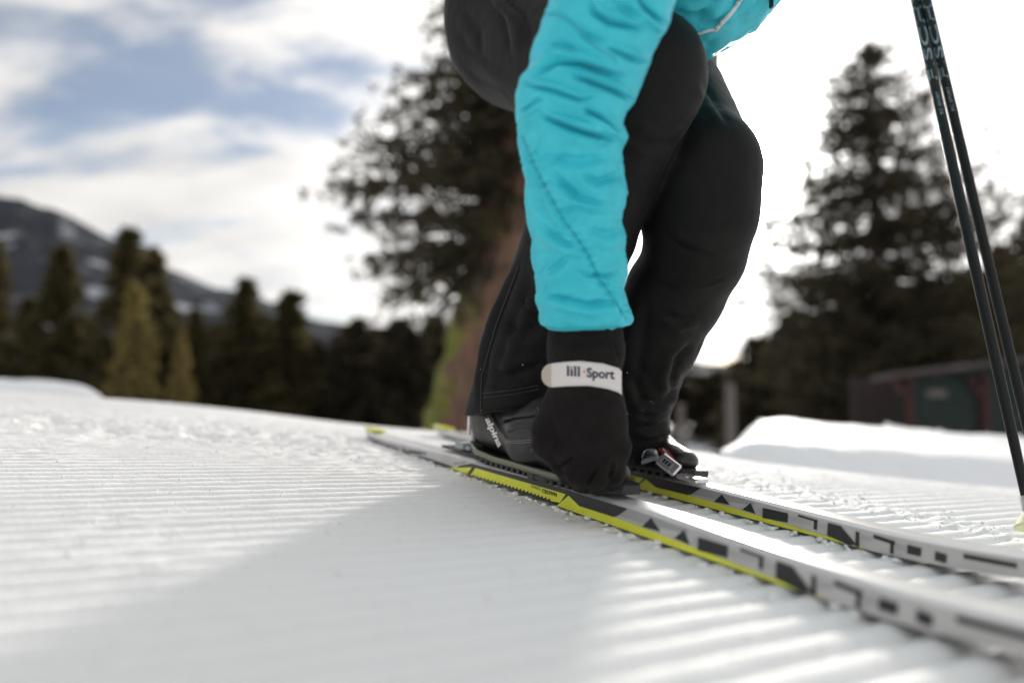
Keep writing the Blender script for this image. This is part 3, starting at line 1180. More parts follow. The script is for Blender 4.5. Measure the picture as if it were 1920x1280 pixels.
# --- right sleeve, lofted between its two outlines
LE = np.array([(1190, -420), (1120, -300), (1058, -130), (1033, 0), (1021, 32), (1004, 77), (991, 104), (984, 134), (971, 151), (965, 188), (965, 215), (973, 245), (975, 279), (981, 309), (988, 336), (988, 370), (989, 430), (991, 442), (1000, 493), (1001, 524), (1005, 563), (1014, 585), (1016, 600), (1021, 622)], float)
RE = np.array([(1340, -420), (1305, -300), (1283, -130), (1267, 0), (1258, 24), (1252, 54), (1240, 74), (1221, 104), (1210, 131), (1197, 165), (1190, 191), (1176, 215), (1171, 235), (1179, 259), (1173, 286), (1175, 316), (1176, 340), (1178, 363), (1176, 386), (1171, 411), (1174, 442), (1171, 476), (1173, 512), (1167, 541), (1177, 563), (1183, 583), (1182, 602), (1170, 618)], float)
ys = np.concatenate([np.linspace(-420, -40, 30)[:-1], np.linspace(-40, 617, 470)])


def smooth1(x, k):
    ker = np.hanning(2 * k + 3)[1:-1]
    ker /= ker.sum()
    return np.convolve(np.pad(x, k, 'edge'), ker, 'valid')


xl = smooth1(np.interp(ys, LE[:, 1], LE[:, 0]), 3)
xr = smooth1(np.interp(ys, RE[:, 1], RE[:, 0]), 3)
dep = np.interp(ys, [-420, -150, 0, 200, 450, 620], [0.61, 0.615, 0.635, 0.668, 0.712, 0.742])
NA = 264
rings = []
for y, a, b, dd in zip(ys, xl, xr, dep):
    A, B = P(a, y, dd), P(b, y, dd)
    c, hw = (A + B) / 2, (B - A) / 2
    vdir = np.array([0, 1.0, 0.12])
    vdir -= hw * (vdir @ hw) / (hw @ hw)
    vdir /= np.linalg.norm(vdir)
    an = np.linspace(0, 2 * math.pi, NA, endpoint=False)
    r = np.linalg.norm(hw) * 0.90
    ca, sa = np.cos(an), np.sin(an)
    # hem sags a little at the back
    sag = 0.0
    rings.append(c + ca[:, None] * hw + (sa * r)[:, None] * vdir)
rings = np.array(rings)
NR = len(ys)
I = np.arange(NR * NA).reshape(NR, NA)
J = np.roll(I, -1, axis=1)
Fs = np.stack([I[:-1], J[:-1], J[1:], I[1:]], -1).reshape(-1, 4)
V = rings.reshape(-1, 3)
Nn = normals(V, Fs)
cen = np.repeat(rings.mean(1), NA, 0)
if ((V - cen) * Nn).sum() < 0:
    Fs = Fs[:, ::-1]
    Nn = -Nn
px = to_px(V)
fc = facing(V, Nn)
yv = np.repeat(ys, NA)
fade_in = sstep(-420, -330, yv)
d = 0.0042 * fbm(np.stack([V[:, 0] * 13, V[:, 1] * 13, V[:, 2] * 22], -1), 2, 0.5) * fade_in
d = d + 0.0011 * fbm(np.stack([V[:, 0] * 45, V[:, 1] * 45, V[:, 2] * 60 + V[:, 0] * 30], -1), 3)
rdg = np.clip(1 - np.abs(noise3(np.stack([V[:, 0] * 22 + V[:, 2] * 9, V[:, 1] * 22, V[:, 2] * 46 - V[:, 0] * 14], -1))) * 6, 0, 1)
d = d - 0.0017 * rdg ** 1.6 * fade_in * sstep(-0.25, 0.25, noise3(V * 14 + 3))
folds = [
    ([(985, 150), (1012, 136), (1045, 117), (1090, 120), (1140, 137), (1185, 150)], 5.0, 0.0085, -1),
    ([(1060, 140), (1100, 150), (1150, 170), (1196, 196)], 5.0, 0.0095, -1),
    ([(968, 150), (1000, 162), (1040, 170), (1085, 186), (1125, 184)], 4.5, 0.0065, -1),
    ([(1000, 205), (1030, 222), (1070, 240), (1110, 252), (1150, 262), (1178, 262)], 5.5, 0.0095, -1),
    ([(1085, 200), (1120, 220), (1150, 240), (1174, 258)], 4.5, 0.008, 1),
    ([(1100, -15), (1115, 25), (1140, 42), (1185, 50), (1220, 60)], 6, 0.008, -1),
    ([(1170, -35), (1200, 10), (1230, 36), (1260, 52)], 5.5, 0.009, 1),
    ([(1120, 84), (1165, 102), (1218, 124)], 5, 0.006, -1),
    ([(962, 222), (980, 208), (1005, 190), (1030, 184)], 5, 0.004, 1),
    ([(1030, 300), (1055, 345), (1085, 372), (1130, 382), (1178, 374)], 7, 0.0055, 1),
    ([(1045, 398), (1075, 388), (1110, 396), (1176, 392)], 7, 0.0045, -1),
    ([(1075, 322), (1120, 342), (1180, 322)], 8, 0.0045, 1),
    ([(1000, 408), (1030, 436), (1065, 458), (1100, 466)], 6, 0.005, 1),
    ([(1010, 520), (1045, 500), (1070, 478)], 8, 0.004, 1),
    ([(1075, 506), (1105, 518), (1140, 517), (1176, 508)], 6, 0.0045, -1),
    ([(1004, 556), (1050, 559), (1100, 570), (1150, 566), (1176, 556)], 6, 0.0065, 1),
    ([(990, 280), (1040, 300), (1090, 302), (1130, 296), (1178, 290)], 11, 0.004, 1),
    ([(1090, 425), (1140, 440), (1178, 424)], 9, 0.004, 1),
    ([(1075, 56), (1125, 80), (1170, 88)], 11, 0.004, 1),
    ([(1004, 92), (1050, 88), (1090, 98)], 10, 0.003, 1),
    ([(1000, 345), (1022, 400), (1045, 440)], 10, 0.003, -1),
]
for (pl, wd, dp, sd) in folds:
    d = d + crease(px, pl, wd * 1.3, dp * 1.15, sd, 0.36) * fc
SEAM1 = [(977, 255), (990, 285), (1010, 330), (1032, 370), (1058, 415), (1080, 445), (1103, 480), (1122, 521), (1150, 560), (1172, 598)]
SEAM2 = [(1021, 28), (1040, 26), (1058, 32), (1080, 50), (1105, 75), (1130, 97), (1150, 112)]
SEAM3 = [(1146, -10), (1160, 12), (1178, 28)]
for sm_ in (SEAM1, SEAM2, SEAM3):
    dd = np.full(len(px), 1e9)
    for i in range(len(sm_) - 1):
        a, b = np.array(sm_[i]), np.array(sm_[i + 1])
        t = np.clip(((px - a) @ (b - a)) / ((b - a) @ (b - a)), 0, 1)
        dd = np.minimum(dd, np.linalg.norm(px - a - t[:, None] * (b - a), axis=1))
    d = d + (-0.0024 * np.exp(-(dd / 4.0) ** 2) + 0.0015 * np.exp(-((dd - 13) / 8.0) ** 2)) * fc
# puckers across the long seam
d = d + 0.0012 * np.sin(yv * 0.42 + 3 * noise3(V * 20)) * np.exp(-((px[:, 0] - np.interp(px[:, 1], [p[1] for p in SEAM1], [p[0] for p in SEAM1])) / 22) ** 2) * fc * sstep(250, 300, yv)
# elasticated hem: a soft roll with gathers
an_all = np.tile(np.linspace(0, 2 * math.pi, NA, endpoint=False), NR)
d = d + 0.0035 * np.exp(-((yv - 598) / 14) ** 2) - 0.0045 * sstep(607, 617, yv) + 0.0005 * np.sin(an_all * 23 + 2 * np.sin(an_all * 5)) * sstep(585, 612, yv)
d = d * sstep(-420, -380, yv) 
V = V + Nn * d[:, None]
# turn the hem inward
last = V[-NA:]
cl = last.mean(0)
in1 = cl + (last - cl) * 0.93 + np.array([0, 0, -0.0015])
in2 = cl + (last - cl) * 0.82 + np.array([0, 0, 0.004])
in3 = cl + (last - cl) * 0.80 + np.array([0, 0, 0.03])
V = np.concatenate([V, in1, in2, in3])
extra = []
for k in range(3):
    a = np.arange(NA) + (NR - 1 + k) * NA
    b = np.roll(a, -1)
    extra.append(np.stack([a, b, b + NA, a + NA], -1))
ex = np.concatenate(extra)
if (np.cross(V[Fs[0, 1]] - V[Fs[0, 0]], V[Fs[0, 3]] - V[Fs[0, 0]]) @ (V[Fs[0, 0]] - cen[0])) < 0:
    pass
if not np.array_equal(Fs[0], np.array([I[0, 0], J[0, 0], J[1, 0], I[1, 0]])):
    ex = ex[:, ::-1]
Fs = np.concatenate([Fs, ex])
sleeve = mesh_obj('sleeve', V, Fs, M['teal'], jacket)
bv_s = bvh_of(sleeve)
seam_on('seam', [(x + 1.0, y - 0.6) for x, y in SEAM1], bv_s, M['teal_dark'], sleeve, 0.00045, (3, 1.6), 1.5, 0.0001)
seam_on('seam', SEAM2, bv_s, M['teal_thread'], sleeve, 0.0005, (3.5, 1.4), 2, 0.0002)
seam_on('seam', SEAM3, bv_s, M['teal_thread'], sleeve, 0.0004, (3.0, 1.4), 2, 0.0002)

# --- glove: one continuous hand with five fingers, back of the hand to the lens
GD = 0.745
H = {
    'fore': P(1098, 560, 0.742), 'cuff': P(1098, 655, 0.745), 'wrist': P(1098, 706, 0.747), 'palm': P(1100, 770, 0.745),
}
kn = {'index': P(1049, 838, 0.742), 'middle': P(1084, 850, 0.728), 'ring': P(1122, 850, 0.726), 'little': P(1152, 838, 0.735)}
pip = {'index': P(1056, 868, 0.746), 'middle': P(1084, 884, 0.734), 'ring': P(1117, 890, 0.733), 'little': P(1149, 884, 0.742)}
dip = {'index': P(1070, 888, 0.764), 'middle': P(1091, 900, 0.757), 'ring': P(1119, 903, 0.757), 'little': P(1147, 899, 0.765)}
tip = {'index': P(1082, 888, 0.785), 'middle': P(1097, 897, 0.782), 'ring': P(1120, 899, 0.782), 'little': P(1146, 896, 0.785)}
rad = {'index': 0.0128, 'middle': 0.0135, 'ring': 0.0132, 'little': 0.0122}
cmc = P(1052, 762, 0.752)
th1, th2, th3 = P(1026, 806, 0.742), P(1021, 832, 0.748), P(1030, 846, 0.762)
yax = np.array([0, 1.0, 0.05])
yax /= np.linalg.norm(yax)


def glove_sdf(Q):
    sqz = (yax, 1.18)
    d = seg(Q, H['fore'], H['cuff'], 0.0385, 0.0400, sqz)
    d = smin(d, seg(Q, H['cuff'], H['wrist'], 0.0395, 0.0372, sqz), 0.012)
    d = smin(d, seg(Q, H['wrist'], H['palm'], 0.0372, 0.0405, (yax, 1.3)), 0.012)
    back = None
    for k in ('index', 'middle', 'ring', 'little'):
        a = H['palm'] * 0.55 + kn[k] * 0.45 + np.array([0, 0, 0.012])
        s_ = seg(Q, a, kn[k], 0.022, rad[k] + 0.0055)
        back = s_ if back is None else smin(back, s_, 0.014)
    d = smin(d, back, 0.022)
    fing = None
    for k in ('index', 'middle', 'ring', 'little'):
        s_ = seg(Q, kn[k], pip[k], rad[k] + 0.0045, rad[k] + 0.0015)
        s_ = smin(s_, seg(Q, pip[k], dip[k], rad[k] + 0.001, rad[k]), 0.004)
        s_ = smin(s_, seg(Q, dip[k], tip[k], rad[k], rad[k] - 0.001), 0.004)
        fing = s_ if fing is None else smin(fing, s_, 0.0012)
    d = smin(d, fing, 0.005)
    th = seg(Q, cmc, th1, 0.021, 0.0165)
    th = smin(th, seg(Q, th1, th2, 0.0165, 0.0135), 0.006)
    th = smin(th, seg(Q, th2, th3, 0.0135, 0.012), 0.004)
    d = smin(d, th, 0.012)
    return d


allp = np.array(list(H.values()) + list(tip.values()) + [th1, th2] + list(kn.values()))
V, Fq = surface(glove_sdf, allp.min(0) - 0.052, allp.max(0) + 0.052, 0.0019, 2)
Nn = normals(V, Fq)
px = to_px(V)
fc = facing(V, Nn)
d = 0.0010 * fbm(V * 55, 3) + 0.0005 * fbm(V * 160, 2)
for (pl, wd, dp, sd) in [
    ([(1050, 876), (1062, 868), (1077, 857)], 3.2, 0.0060, 1),
    ([(1098, 912), (1110, 890), (1124, 870)], 3.2, 0.0048, -1),
    ([(1140, 900), (1146, 880), (1150, 862)], 3.0, 0.0034, 1),
    ([(1040, 846), (1044, 838), (1048, 826)], 3.5, 0.0030, 1),
    ([(1036, 640), (1080, 646), (1130, 640), (1162, 648)], 7, 0.0018, 1),
    ([(1040, 664), (1090, 660), (1150, 668)], 6, 0.0016, -1),
    ([(1150, 640), (1155, 660), (1160, 676)], 4, 0.0025, 1),
    ([(1045, 752), (1100, 742), (1155, 752)], 8, 0.0016, -1),
    ([(1030, 770), (1040, 800), (1046, 825)], 7, 0.0018, -1),
]:
    d = d + crease(px, pl, wd, dp, sd) * fc
wy = px[:, 1]
d = d - 0.0016 * np.exp(-((wy - 705) / 22) ** 2)
V = V + Nn * d[:, None]
glove = mesh_obj('glove', V, Fq, M['glove'], person)
bv_g = bvh_of(glove)
# wrist strap: a band projected on the glove, with thickness
mb = MB()
cols = np.concatenate([np.linspace(1017.2, 1036, 14)[:-1], np.linspace(1036, 1166, 44)])
topy = lambda x: np.interp(x, [1017, 1035, 1060, 1088, 1130, 1160, 1166], [681, 681, 678, 676.5, 681, 690, 697])
boty = lambda x: np.interp(x, [1017, 1035, 1060, 1104, 1140, 1160, 1166], [726, 726, 724, 723, 729, 736, 741])
inner, outer = [], []
for x in cols:
    for k in range(6):
        rd = math.sqrt(max(0.02, 1 - (max(0, 1036 - x) / 19.5) ** 2))
        ym = (topy(x) + boty(x)) / 2
        y = ym + (boty(x) - topy(x)) * (k / 5 - 0.5) * rd
        q = project(bv_g, min(max(x, 1036), 1161), y, 0.0004)
        if q is None:
            q = P(min(max(x, 1036), 1161), y, 0.745)
        e = max(x - 1161, 0) - max(1036 - x, 0)
        q = q + np.array([e, 0, 0]) / 1280 * 0.745 + np.array([0, 1, 0]) * abs(e) * 0.00055
        dv = CAM - q
        dv /= np.linalg.norm(dv)
        inner.append(q)
        outer.append(q + dv * 0.0019)
nc = len(cols)
fs, off = [], nc * 6
mi = []
for i in range(nc - 1):
    for k in range(5):
        a = i * 6 + k
        fs.append([a + off, a + 6 + off, a + 7 + off, a + 1 + off])
        mi.append(1 if cols[i] < 1034 else 0)
    for k in (0, 5):
        a = i * 6 + k
        fs.append([a, a + 6, a + 6 + off, a + off])
        mi.append(1 if cols[i] < 1034 else 0)
for i in (0, nc - 1):
    for k in range(5):
        a = i * 6 + k
        fs.append([a, a + off, a + 1 + off, a + 1])
        mi.append(0)
strap = mesh_obj('wrist_strap', inner + outer, fs, [M['strap'], M['strap_tab']], glove, True, mi)
bv_st = bvh_of(strap)


def slab(x0, h, dot=False):
    """an upright letter stroke with slab serifs, in pixels on the strap"""
    yb = 704.0 + 0.06 * (x0 - 1063)
    R_ = [[(x0 + 0.7, yb), (x0 + 4.5, yb), (x0 + 4.5, yb - h), (x0 + 0.7, yb - h)],
          [(x0, yb + 0.2), (x0 + 5.2, yb + 0.2), (x0 + 5.2, yb - 1.5), (x0, yb - 1.5)],
          [(x0 - 0.2, yb - h + 1.5), (x0 + 1.8, yb - h + 1.5), (x0 + 1.8, yb - h - 0.1), (x0 - 0.2, yb - h - 0.1)]]
    if dot:
        R_.append([(x0 + 1.0, yb - h - 2.2), (x0 + 4.0, yb - h - 2.2), (x0 + 4.0, yb - h - 5.0), (x0 + 1.0, yb - h - 5.0)])
    return R_


mb = MB()
for j_, (x0, h, dt) in enumerate([(1062.5, 18.5, False), (1069.5, 12.0, True), (1076.0, 18.5, False), (1082.8, 18.5, False)]):
    for i_, r_ in enumerate(slab(x0, h, dt)):
        mb.add([project(bv_st, a, b, 0.0003 + 0.00004 * i_) for a, b in r_], [(0, 1, 2, 3)])
mb.build('lettering', M['navy'], glove)
text_on('lettering', 'Sport', (1100, 712.5), (52, 4.0), (0, -24), bv_st, M['navy'], glove, 0.0003, bold=0.03)
mb = MB()
q = project(bv_st, 1095.5, 696, 0.0004)
mb.tube([q, q + np.array([0, -0.0003, 0])], 0.0011, 10)
mb.build('lettering', M['red'], glove)

# --- left glove round the poles (above the picture)
gl2 = None


def glove2_sdf(Q):
    side = np.cross(pd1, np.array([0, 0, 1.0]))
    side /= np.linalg.norm(side)
    out_ = np.cross(side, pd1)
    back = ELBL - HANDL
    back /= np.linalg.norm(back)
    d = seg(Q, HANDL + back * 0.10, HANDL + back * 0.045, 0.036, 0.033)
    d = smin(d, seg(Q, HANDL + back * 0.05 + pd1 * 0.02, HANDL + back * 0.025 - pd1 * 0.02, 0.028), 0.02)
    perp = np.cross(pd1, back)
    perp /= np.linalg.norm(perp)
    bk = np.cross(perp, pd1)
    fg = None
    for i, o_ in enumerate((0.036, 0.013, -0.010, -0.031)):
        c = HANDL + pd1 * o_
        pts_ = [c + bk * 0.030 + perp * 0.012, c + perp * 0.034, c - bk * 0.028 + perp * 0.016, c - bk * 0.026 - perp * 0.012]
        for a, b in zip(pts_[:-1], pts_[1:]):
            s_ = seg(Q, a, b, 0.0115)
            fg = s_ if fg is None else smin(fg, s_, 0.002)
    d = smin(d, fg, 0.008)
    t = [HANDL + bk * 0.03 + pd1 * 0.03, HANDL + pd1 * 0.055 - perp * 0.026, HANDL - bk * 0.03 + pd1 * 0.045 - perp * 0.018]
    d = smin(d, smin(seg(Q, t[0], t[1], 0.016, 0.0135), seg(Q, t[1], t[2], 0.0135, 0.012), 0.005), 0.008)
    return d


V, Fq = surface(glove2_sdf, HANDL - 0.17, HANDL + 0.17, 0.0035, 2)
mesh_obj('glove', V, Fq, M['glove'], person)

# --- head and neck, looking down (above the picture)
HEAD = SHC + np.array([0.135, -0.215, 0.12])
look = np.array([0.45, -0.75, -0.48])
look /= np.linalg.norm(look)
rgt = np.cross(look, np.array([0, 0, 1.0]))
rgt /= np.linalg.norm(rgt)
upw = np.cross(rgt, look)


def body_sdf(Q):
    d = seg(Q, SHC + (0.0, 0.0, 0.0), SHC + (0.05, -0.08, 0.04), 0.075, 0.056)
    d = smin(d, seg(Q, SHC + (0.05, -0.08, 0.04), HEAD, 0.056, 0.055), 0.03)
    d = smin(d, seg(Q, HEAD + upw * 0.035 - look * 0.02, HEAD + upw * 0.02 + look * 0.015, 0.086, 0.080), 0.03)
    d = smin(d, seg(Q, HEAD - upw * 0.03 + look * 0.03, HEAD - upw * 0.085 + look * 0.055, 0.06, 0.035), 0.035)
    nose = seg(Q, HEAD + upw * 0.012 + look * 0.092, HEAD - upw * 0.024 + look * 0.112, 0.008, 0.0125)
    d = smin(d, nose, 0.012)
    for sd in (-1, 1):
        d = smax(d, -seg(Q, HEAD + upw * 0.014 + look * 0.108 + rgt * sd * 0.033, HEAD + upw * 0.014 + look * 0.108 + rgt * sd * 0.030, 0.016), 0.01)
        d = smin(d, seg(Q, HEAD + upw * 0.014 + look * 0.083 + rgt * sd * 0.031, HEAD + upw * 0.014 + look * 0.083 + rgt * sd * 0.032, 0.012), 0.003)
        d = smin(d, seg(Q, HEAD + upw * 0.02 + rgt * sd * 0.083 - look * 0.01, HEAD - upw * 0.02 + rgt * sd * 0.078, 0.012, 0.009), 0.006)
    lips = seg(Q, HEAD - upw * 0.055 + look * 0.092 - rgt * 0.02, HEAD - upw * 0.055 + look * 0.092 + rgt * 0.02, 0.0075)
    d = smin(d, lips, 0.006)
    return d


V, Fq = surface(body_sdf, np.minimum(SHC, HEAD) - 0.16, np.maximum(SHC, HEAD) + 0.16, 0.0045, 2)
mesh_obj('body', V, Fq, M['skin'], person)


def hat_sdf(Q):
    d = seg(Q, HEAD + upw * 0.038 - look * 0.022, HEAD + upw * 0.03 + look * 0.008, 0.096, 0.090)
    d = smax(d, -((Q - (HEAD + upw * 0.045 + look * 0.05)) @ (upw * 0.93 - look * 0.37)), 0.01)
    return d


V, Fq = surface(hat_sdf, HEAD - 0.16, HEAD + 0.18, 0.006, 2)
mesh_obj('hat', V, Fq, M['hat'], person)

# --- boots
TILT = math.radians(-0.6)


def bl(s, v, w_):
    """boot coordinates (toe at s = 0, heel at s = -0.29, w up from the sole) to world"""
    c, sn = math.cos(TILT), math.sin(TILT)
    s = s * 1.2 + 0.062
    w_ = w_ * 1.05
    return lw(-0.012, 0, 0.0415) + f3 * (s * c + w_ * sn) + g3 * v + u3 * (-s * sn + w_ * c)


def boot_sdf(Q):
    k = (g3, 1.12)
    d = seg(Q, bl(-0.250, 0, 0.044), bl(-0.150, 0, 0.036), 0.0435, 0.040, k)
    d = smin(d, seg(Q, bl(-0.150, 0, 0.030), bl(-0.080, 0.002, 0.018), 0.041, 0.029, (g3, 0.92)), 0.03)
    d = smin(d, seg(Q, bl(-0.080, 0.002, 0.017), bl(-0.018, 0.001, 0.009), 0.028, 0.0155, (g3, 0.72)), 0.02)
    d = smin(d, seg(Q, bl(-0.245, 0, 0.070), bl(-0.215, 0, 0.150), 0.042, 0.044, k), 0.03)
    d = smin(d, seg(Q, bl(-0.132, 0, 0.040), bl(-0.190, 0, 0.120), 0.033, 0.043, k), 0.035)
    bot = -((Q - bl(0, 0, -0.003)) @ (bl(0, 0, 1) - bl(0, 0, 0)))
    d = smax(d, bot, 0.006)
    return d


pts = np.array([bl(-0.31, -0.06, 0), bl(0.03, 0.06, 0), bl(-0.3, 0.07, 0.22), bl(0.02, -0.07, 0.1)])
V, Fq = surface(boot_sdf, pts.min(0) - 0.05, pts.max(0) + 0.05, 0.0027, 2)
Nn = normals(V, Fq)
px = to_px(V)
fc = facing(V, Nn)
# raised leather overlay round the recessed quarter panel
QP = np.array([(921, 775), (935, 800), (951, 822), (975, 822), (1003, 820), (1040, 818), (1040, 740), (921, 740)], float)


def inside(poly, p):
    r = np.zeros(len(p), bool)
    j = len(poly) - 1
    for i in range(len(poly)):
        a, b = poly[i], poly[j]
        c = ((a[1] > p[:, 1]) != (b[1] > p[:, 1])) & (p[:, 0] < (b[0] - a[0]) * (p[:, 1] - a[1]) / (b[1] - a[1] + 1e-9) + a[0])
        r ^= c
        j = i
    return r


d = np.where(inside(QP, px), -0.0014, 0.0) * (fc > 0.1)
d = d + 0.0005 * fbm(V * 60, 3)
for (pl, wd, dp, sd) in [([(935, 790), (965, 782), (1010, 775)], 4, 0.0022, 1), ([(945, 808), (970, 798), (1010, 795)], 5, 0.0022, -1),
                         ([(992, 850), (1000, 830), (1008, 815)], 3, 0.0012, 1), ([(1275, 872), (1285, 866), (1292, 862)], 4, 0.001, 1)]:
    d = d + crease(px, pl, wd, dp, sd) * fc
V = V + Nn * d[:, None]
boot = mesh_obj('boot', V, Fq, M['leather'], person)
# sole with lugs
mb = MB()
outl = []
for t in np.linspace(0, 1, 25):
    s = -0.292 + 0.302 * t
    hw = np.interp(t, [0, 0.03, 0.1, 0.3, 0.5, 0.7, 0.88, 0.96, 1], [0.012, 0.024, 0.032, 0.031, 0.032, 0.039, 0.034, 0.024, 0.012])
    lift = 0.022 * max(0, (0.20 - t) / 0.20) ** 1.6
    outl.append((s, hw, lift))
nb = len(outl)
vs = []
for (s, hw, lf) in outl:
    for (v, w_) in ((-hw, -0.0085 + lf), (-hw - 0.0015, -0.004 + lf), (-hw, 0.001 + lf * 0.8), (hw, 0.001 + lf * 0.8), (hw + 0.0015, -0.004 + lf), (hw, -0.0085 + lf)):
        vs.append(bl(s, v, w_))
fs = []
for i in range(nb - 1):
    for k in range(6):
        k2 = (k + 1) % 6
        fs.append([i * 6 + k, i * 6 + k2, (i + 1) * 6 + k2, (i + 1) * 6 + k])
fs.append(list(range(6))[::-1])
fs.append([(nb - 1) * 6 + k for k in range(6)])
mb.add(vs, fs)
sole = mb.build('sole', M['rubber'], boot)
mb = MB()
for (s, hw, lf) in outl[1:-2]:
    for sd in (-1, 1):
        mb.box(bl(s, sd * (hw - 0.008), -0.0105 + lf), (bl(1, 0, 0) - bl(0, 0, 0)) * 0.0032, g3 * 0.007, u3 * 0.0035, bev=0.001)
mb.build('tread', M['rubber'], boot)
mb = MB()
mb.tube([bl(-0.272, -0.029, 0.008), bl(-0.25, -0.0325, 0.001), bl(-0.2, -0.0345, -0.002), bl(-0.15, -0.0355, -0.002), bl(-0.1, -0.0395, -0.002), bl(-0.06, -0.040, -0.002), bl(-0.03, -0.034, -0.001)], 0.0042, 8)
mb.build('sole_bar', M['sole_clear'], boot, True)
mb = MB()
mb.box(bl(-0.118, -0.030, -0.009), f3 * 0.010, g3 * 0.008, u3 * 0.0065, bev=0.003)
mb.box(bl(-0.098, -0.028, -0.009), f3 * 0.014, g3 * 0.010, u3 * 0.0055, bev=0.003)
mb.build('binding_block', M['rubber'], boot)
# heel hardware
mb = MB()
for k in range(4):
    mb.box(bl(-0.2905 - 0.0006 * (2 - abs(k - 2)), 0, 0.018 + 0.017 * k), f3 * 0.0035, g3 * (0.015 - 0.001 * k), u3 * 0.0062, bev=0.0015)
mb.build('heel_guard', M['silver'], boot)
mb = MB()
mb.tube([bl(-0.280, -0.022, 0.008), bl(-0.2875, -0.018, 0.028), bl(-0.287, -0.019, 0.048), bl(-0.283, -0.022, 0.064)], 0.0045, 8)
mb.tube([bl(-0.272, -0.0335, 0.022), bl(-0.273, -0.034, 0.042), bl(-0.271, -0.034, 0.058)], 0.003, 8)
mb.build('heel_strap', M['print_white'], boot, True)
bv_b = bvh_of(boot)
text_on('lettering', 'alpina', (906.5, 786.5), (24.5, 53), (13.5, -5.0), bv_b, M['print_white'], boot, 0.0006, bold=0.03, spacing=0.95)
seam_on('stitching', [(918, 777), (931, 801), (948, 826), (975, 826), (1003, 824), (1020, 823)], bv_b, M['stitch'], boot, 0.00055, (2.6, 1.6), 1.3, 0.0002)
seam_on('stitching', [(914, 778), (928, 804), (946, 829.5), (975, 830), (1003, 828), (1020, 827)], bv_b, M['stitch'], boot, 0.00055, (2.6, 1.6), 1.3, 0.0002)
seam_on('stitching', [(1008, 764), (1013, 778), (1016, 790)], bv_b, M['stitch'], boot, 0.0006, (2.6, 1.6), 1.3, 0.0002)
seam_on('red_piping', [(1018, 764), (1021, 770), (1023, 776)], bv_b, M['red'], boot, 0.0035, None, 2, 0.0)

boot2 = empty('boot', lw(0, 0, 0.04) + SHIFT, person)
V2 = [tuple(Vector(v) + Vector(SHIFT)) for v in V]
b2 = mesh_obj('upper', V2, Fq, M['leather'], boot2)
for ch in ('sole', 'tread'):
    src = [c for c in kids(boot) if c.name.split('.')[0] == ch][0]
    c = src.copy()
    COL.objects.link(c)
    c.parent = boot2
    c.matrix_parent_inverse = Matrix.Translation(Vector(SHIFT)) if False else (world_m(boot2).inverted() @ Matrix.Translation(Vector(SHIFT)))
bv_b2 = bvh_of(b2)


def at2(px_, py_, off=0.0):
    q = project(bv_b2, px_, py_, off)
    return q


# toe cap patch, laces and the ratchet strap of the left boot
def patch_on(name, poly, bvh, mat, parent, off, thickness=0.0, sub=4):
    """a quad patch laid on a surface: four pixel corners"""
    c = np.array(poly, float)
    vs, ok = [], True
    for i in range(sub + 1):
        for j in range(sub + 1):
            a, b = i / sub, j / sub
            p = (1 - a) * (1 - b) * c[0] + a * (1 - b) * c[1] + a * b * c[2] + (1 - a) * b * c[3]
            q = project(bvh, p[0], p[1], off)
            vs.append(q)
    fs = []
    for i in range(sub):
        for j in range(sub):
            k = i * (sub + 1) + j
            f_ = [k, k + sub + 1, k + sub + 2, k + 1]
            if all(vs[x] is not None for x in f_):
                fs.append(f_)
    if not fs:
        return None
    vs = [v if v is not None else np.zeros(3) for v in vs]
    used = sorted({i for f_ in fs for i in f_})
    rm = {u: i for i, u in enumerate(used)}
    return mesh_obj(name, [vs[i] for i in used], [[rm[i] for i in f_] for f_ in fs], mat, parent, True)


patch_on('toe_patch', [(1286, 879), (1306, 886), (1312, 893), (1285, 888)], bv_b2, M['strap_tab'], boot2, 0.0006)
seam_on('lace', [(1236, 841), (1246, 851), (1252, 858)], bv_b2, M['red'], boot2, 0.0016, None, 2, 0.0005)
seam_on('lace', [(1243, 841), (1253, 853), (1260, 861)], bv_b2, M['print_white'], boot2, 0.0012, None, 2, 0.0005)
seam_on('lace', [(1249, 842), (1258, 853), (1264, 861)], bv_b2, M['red'], boot2, 0.0012, None, 2, 0.0005)


def hw_(px_, py_, d_):
    return P(px_, py_, d_)


DB = 0.982
mb = MB()   # grey strap arm
a, b = P(1203, 866, DB - 0.002), P(1234, 857, DB - 0.02)
ax = (b - a) / 2
nrm = np.cross(ax, u3)
nrm /= np.linalg.norm(nrm)
mb.box((a + b) / 2, ax, u3 * 0.0034, nrm * 0.002, bev=0.001)
mb.build('ratchet_strap', M['grey_plastic'], boot2)
mb = MB()   # polished lever plate
c1, c2 = P(1237, 858, DB - 0.03), P(1270, 883, DB - 0.055)
ax = (c2 - c1) / 2
sdv = np.array([0.75, 0.0, 0.62])
sdv -= ax * (sdv @ ax) / (ax @ ax)
sdv /= np.linalg.norm(sdv)
nv = np.cross(ax / np.linalg.norm(ax), sdv)
mb.box((c1 + c2) / 2, ax * 1.05, sdv * 0.0098, nv * 0.0022, bev=0.002)
mb.build('buckle_lever', M['lever'], boot2)
fn = nv if nv[1] < 0 else -nv
mb = MB()
mb.box((c1 + c2) / 2 + fn * 0.0024 - ax * 0.1, ax * 0.55, sdv * 0.0042, nv * 0.0004)
mb.build('lever_inset', M['grey_plastic'], boot2)
mb = MB()
for k in range(3):
    mb.box((c1 + c2) / 2 + fn * 0.003 + ax * (-0.42 + 0.3 * k), ax * 0.10, sdv * 0.003, nv * 0.0003)
mb.build('lever_mark', M['black_plastic'], boot2)
mb = MB()   # ratchet frame
tp = [P(1204, 858, DB), P(1208, 846, DB), P(1214, 842.5, DB), P(1227, 845, DB - 0.01), P(1231, 853, DB - 0.012)]
mb.tube(tp, 0.0013, 8)
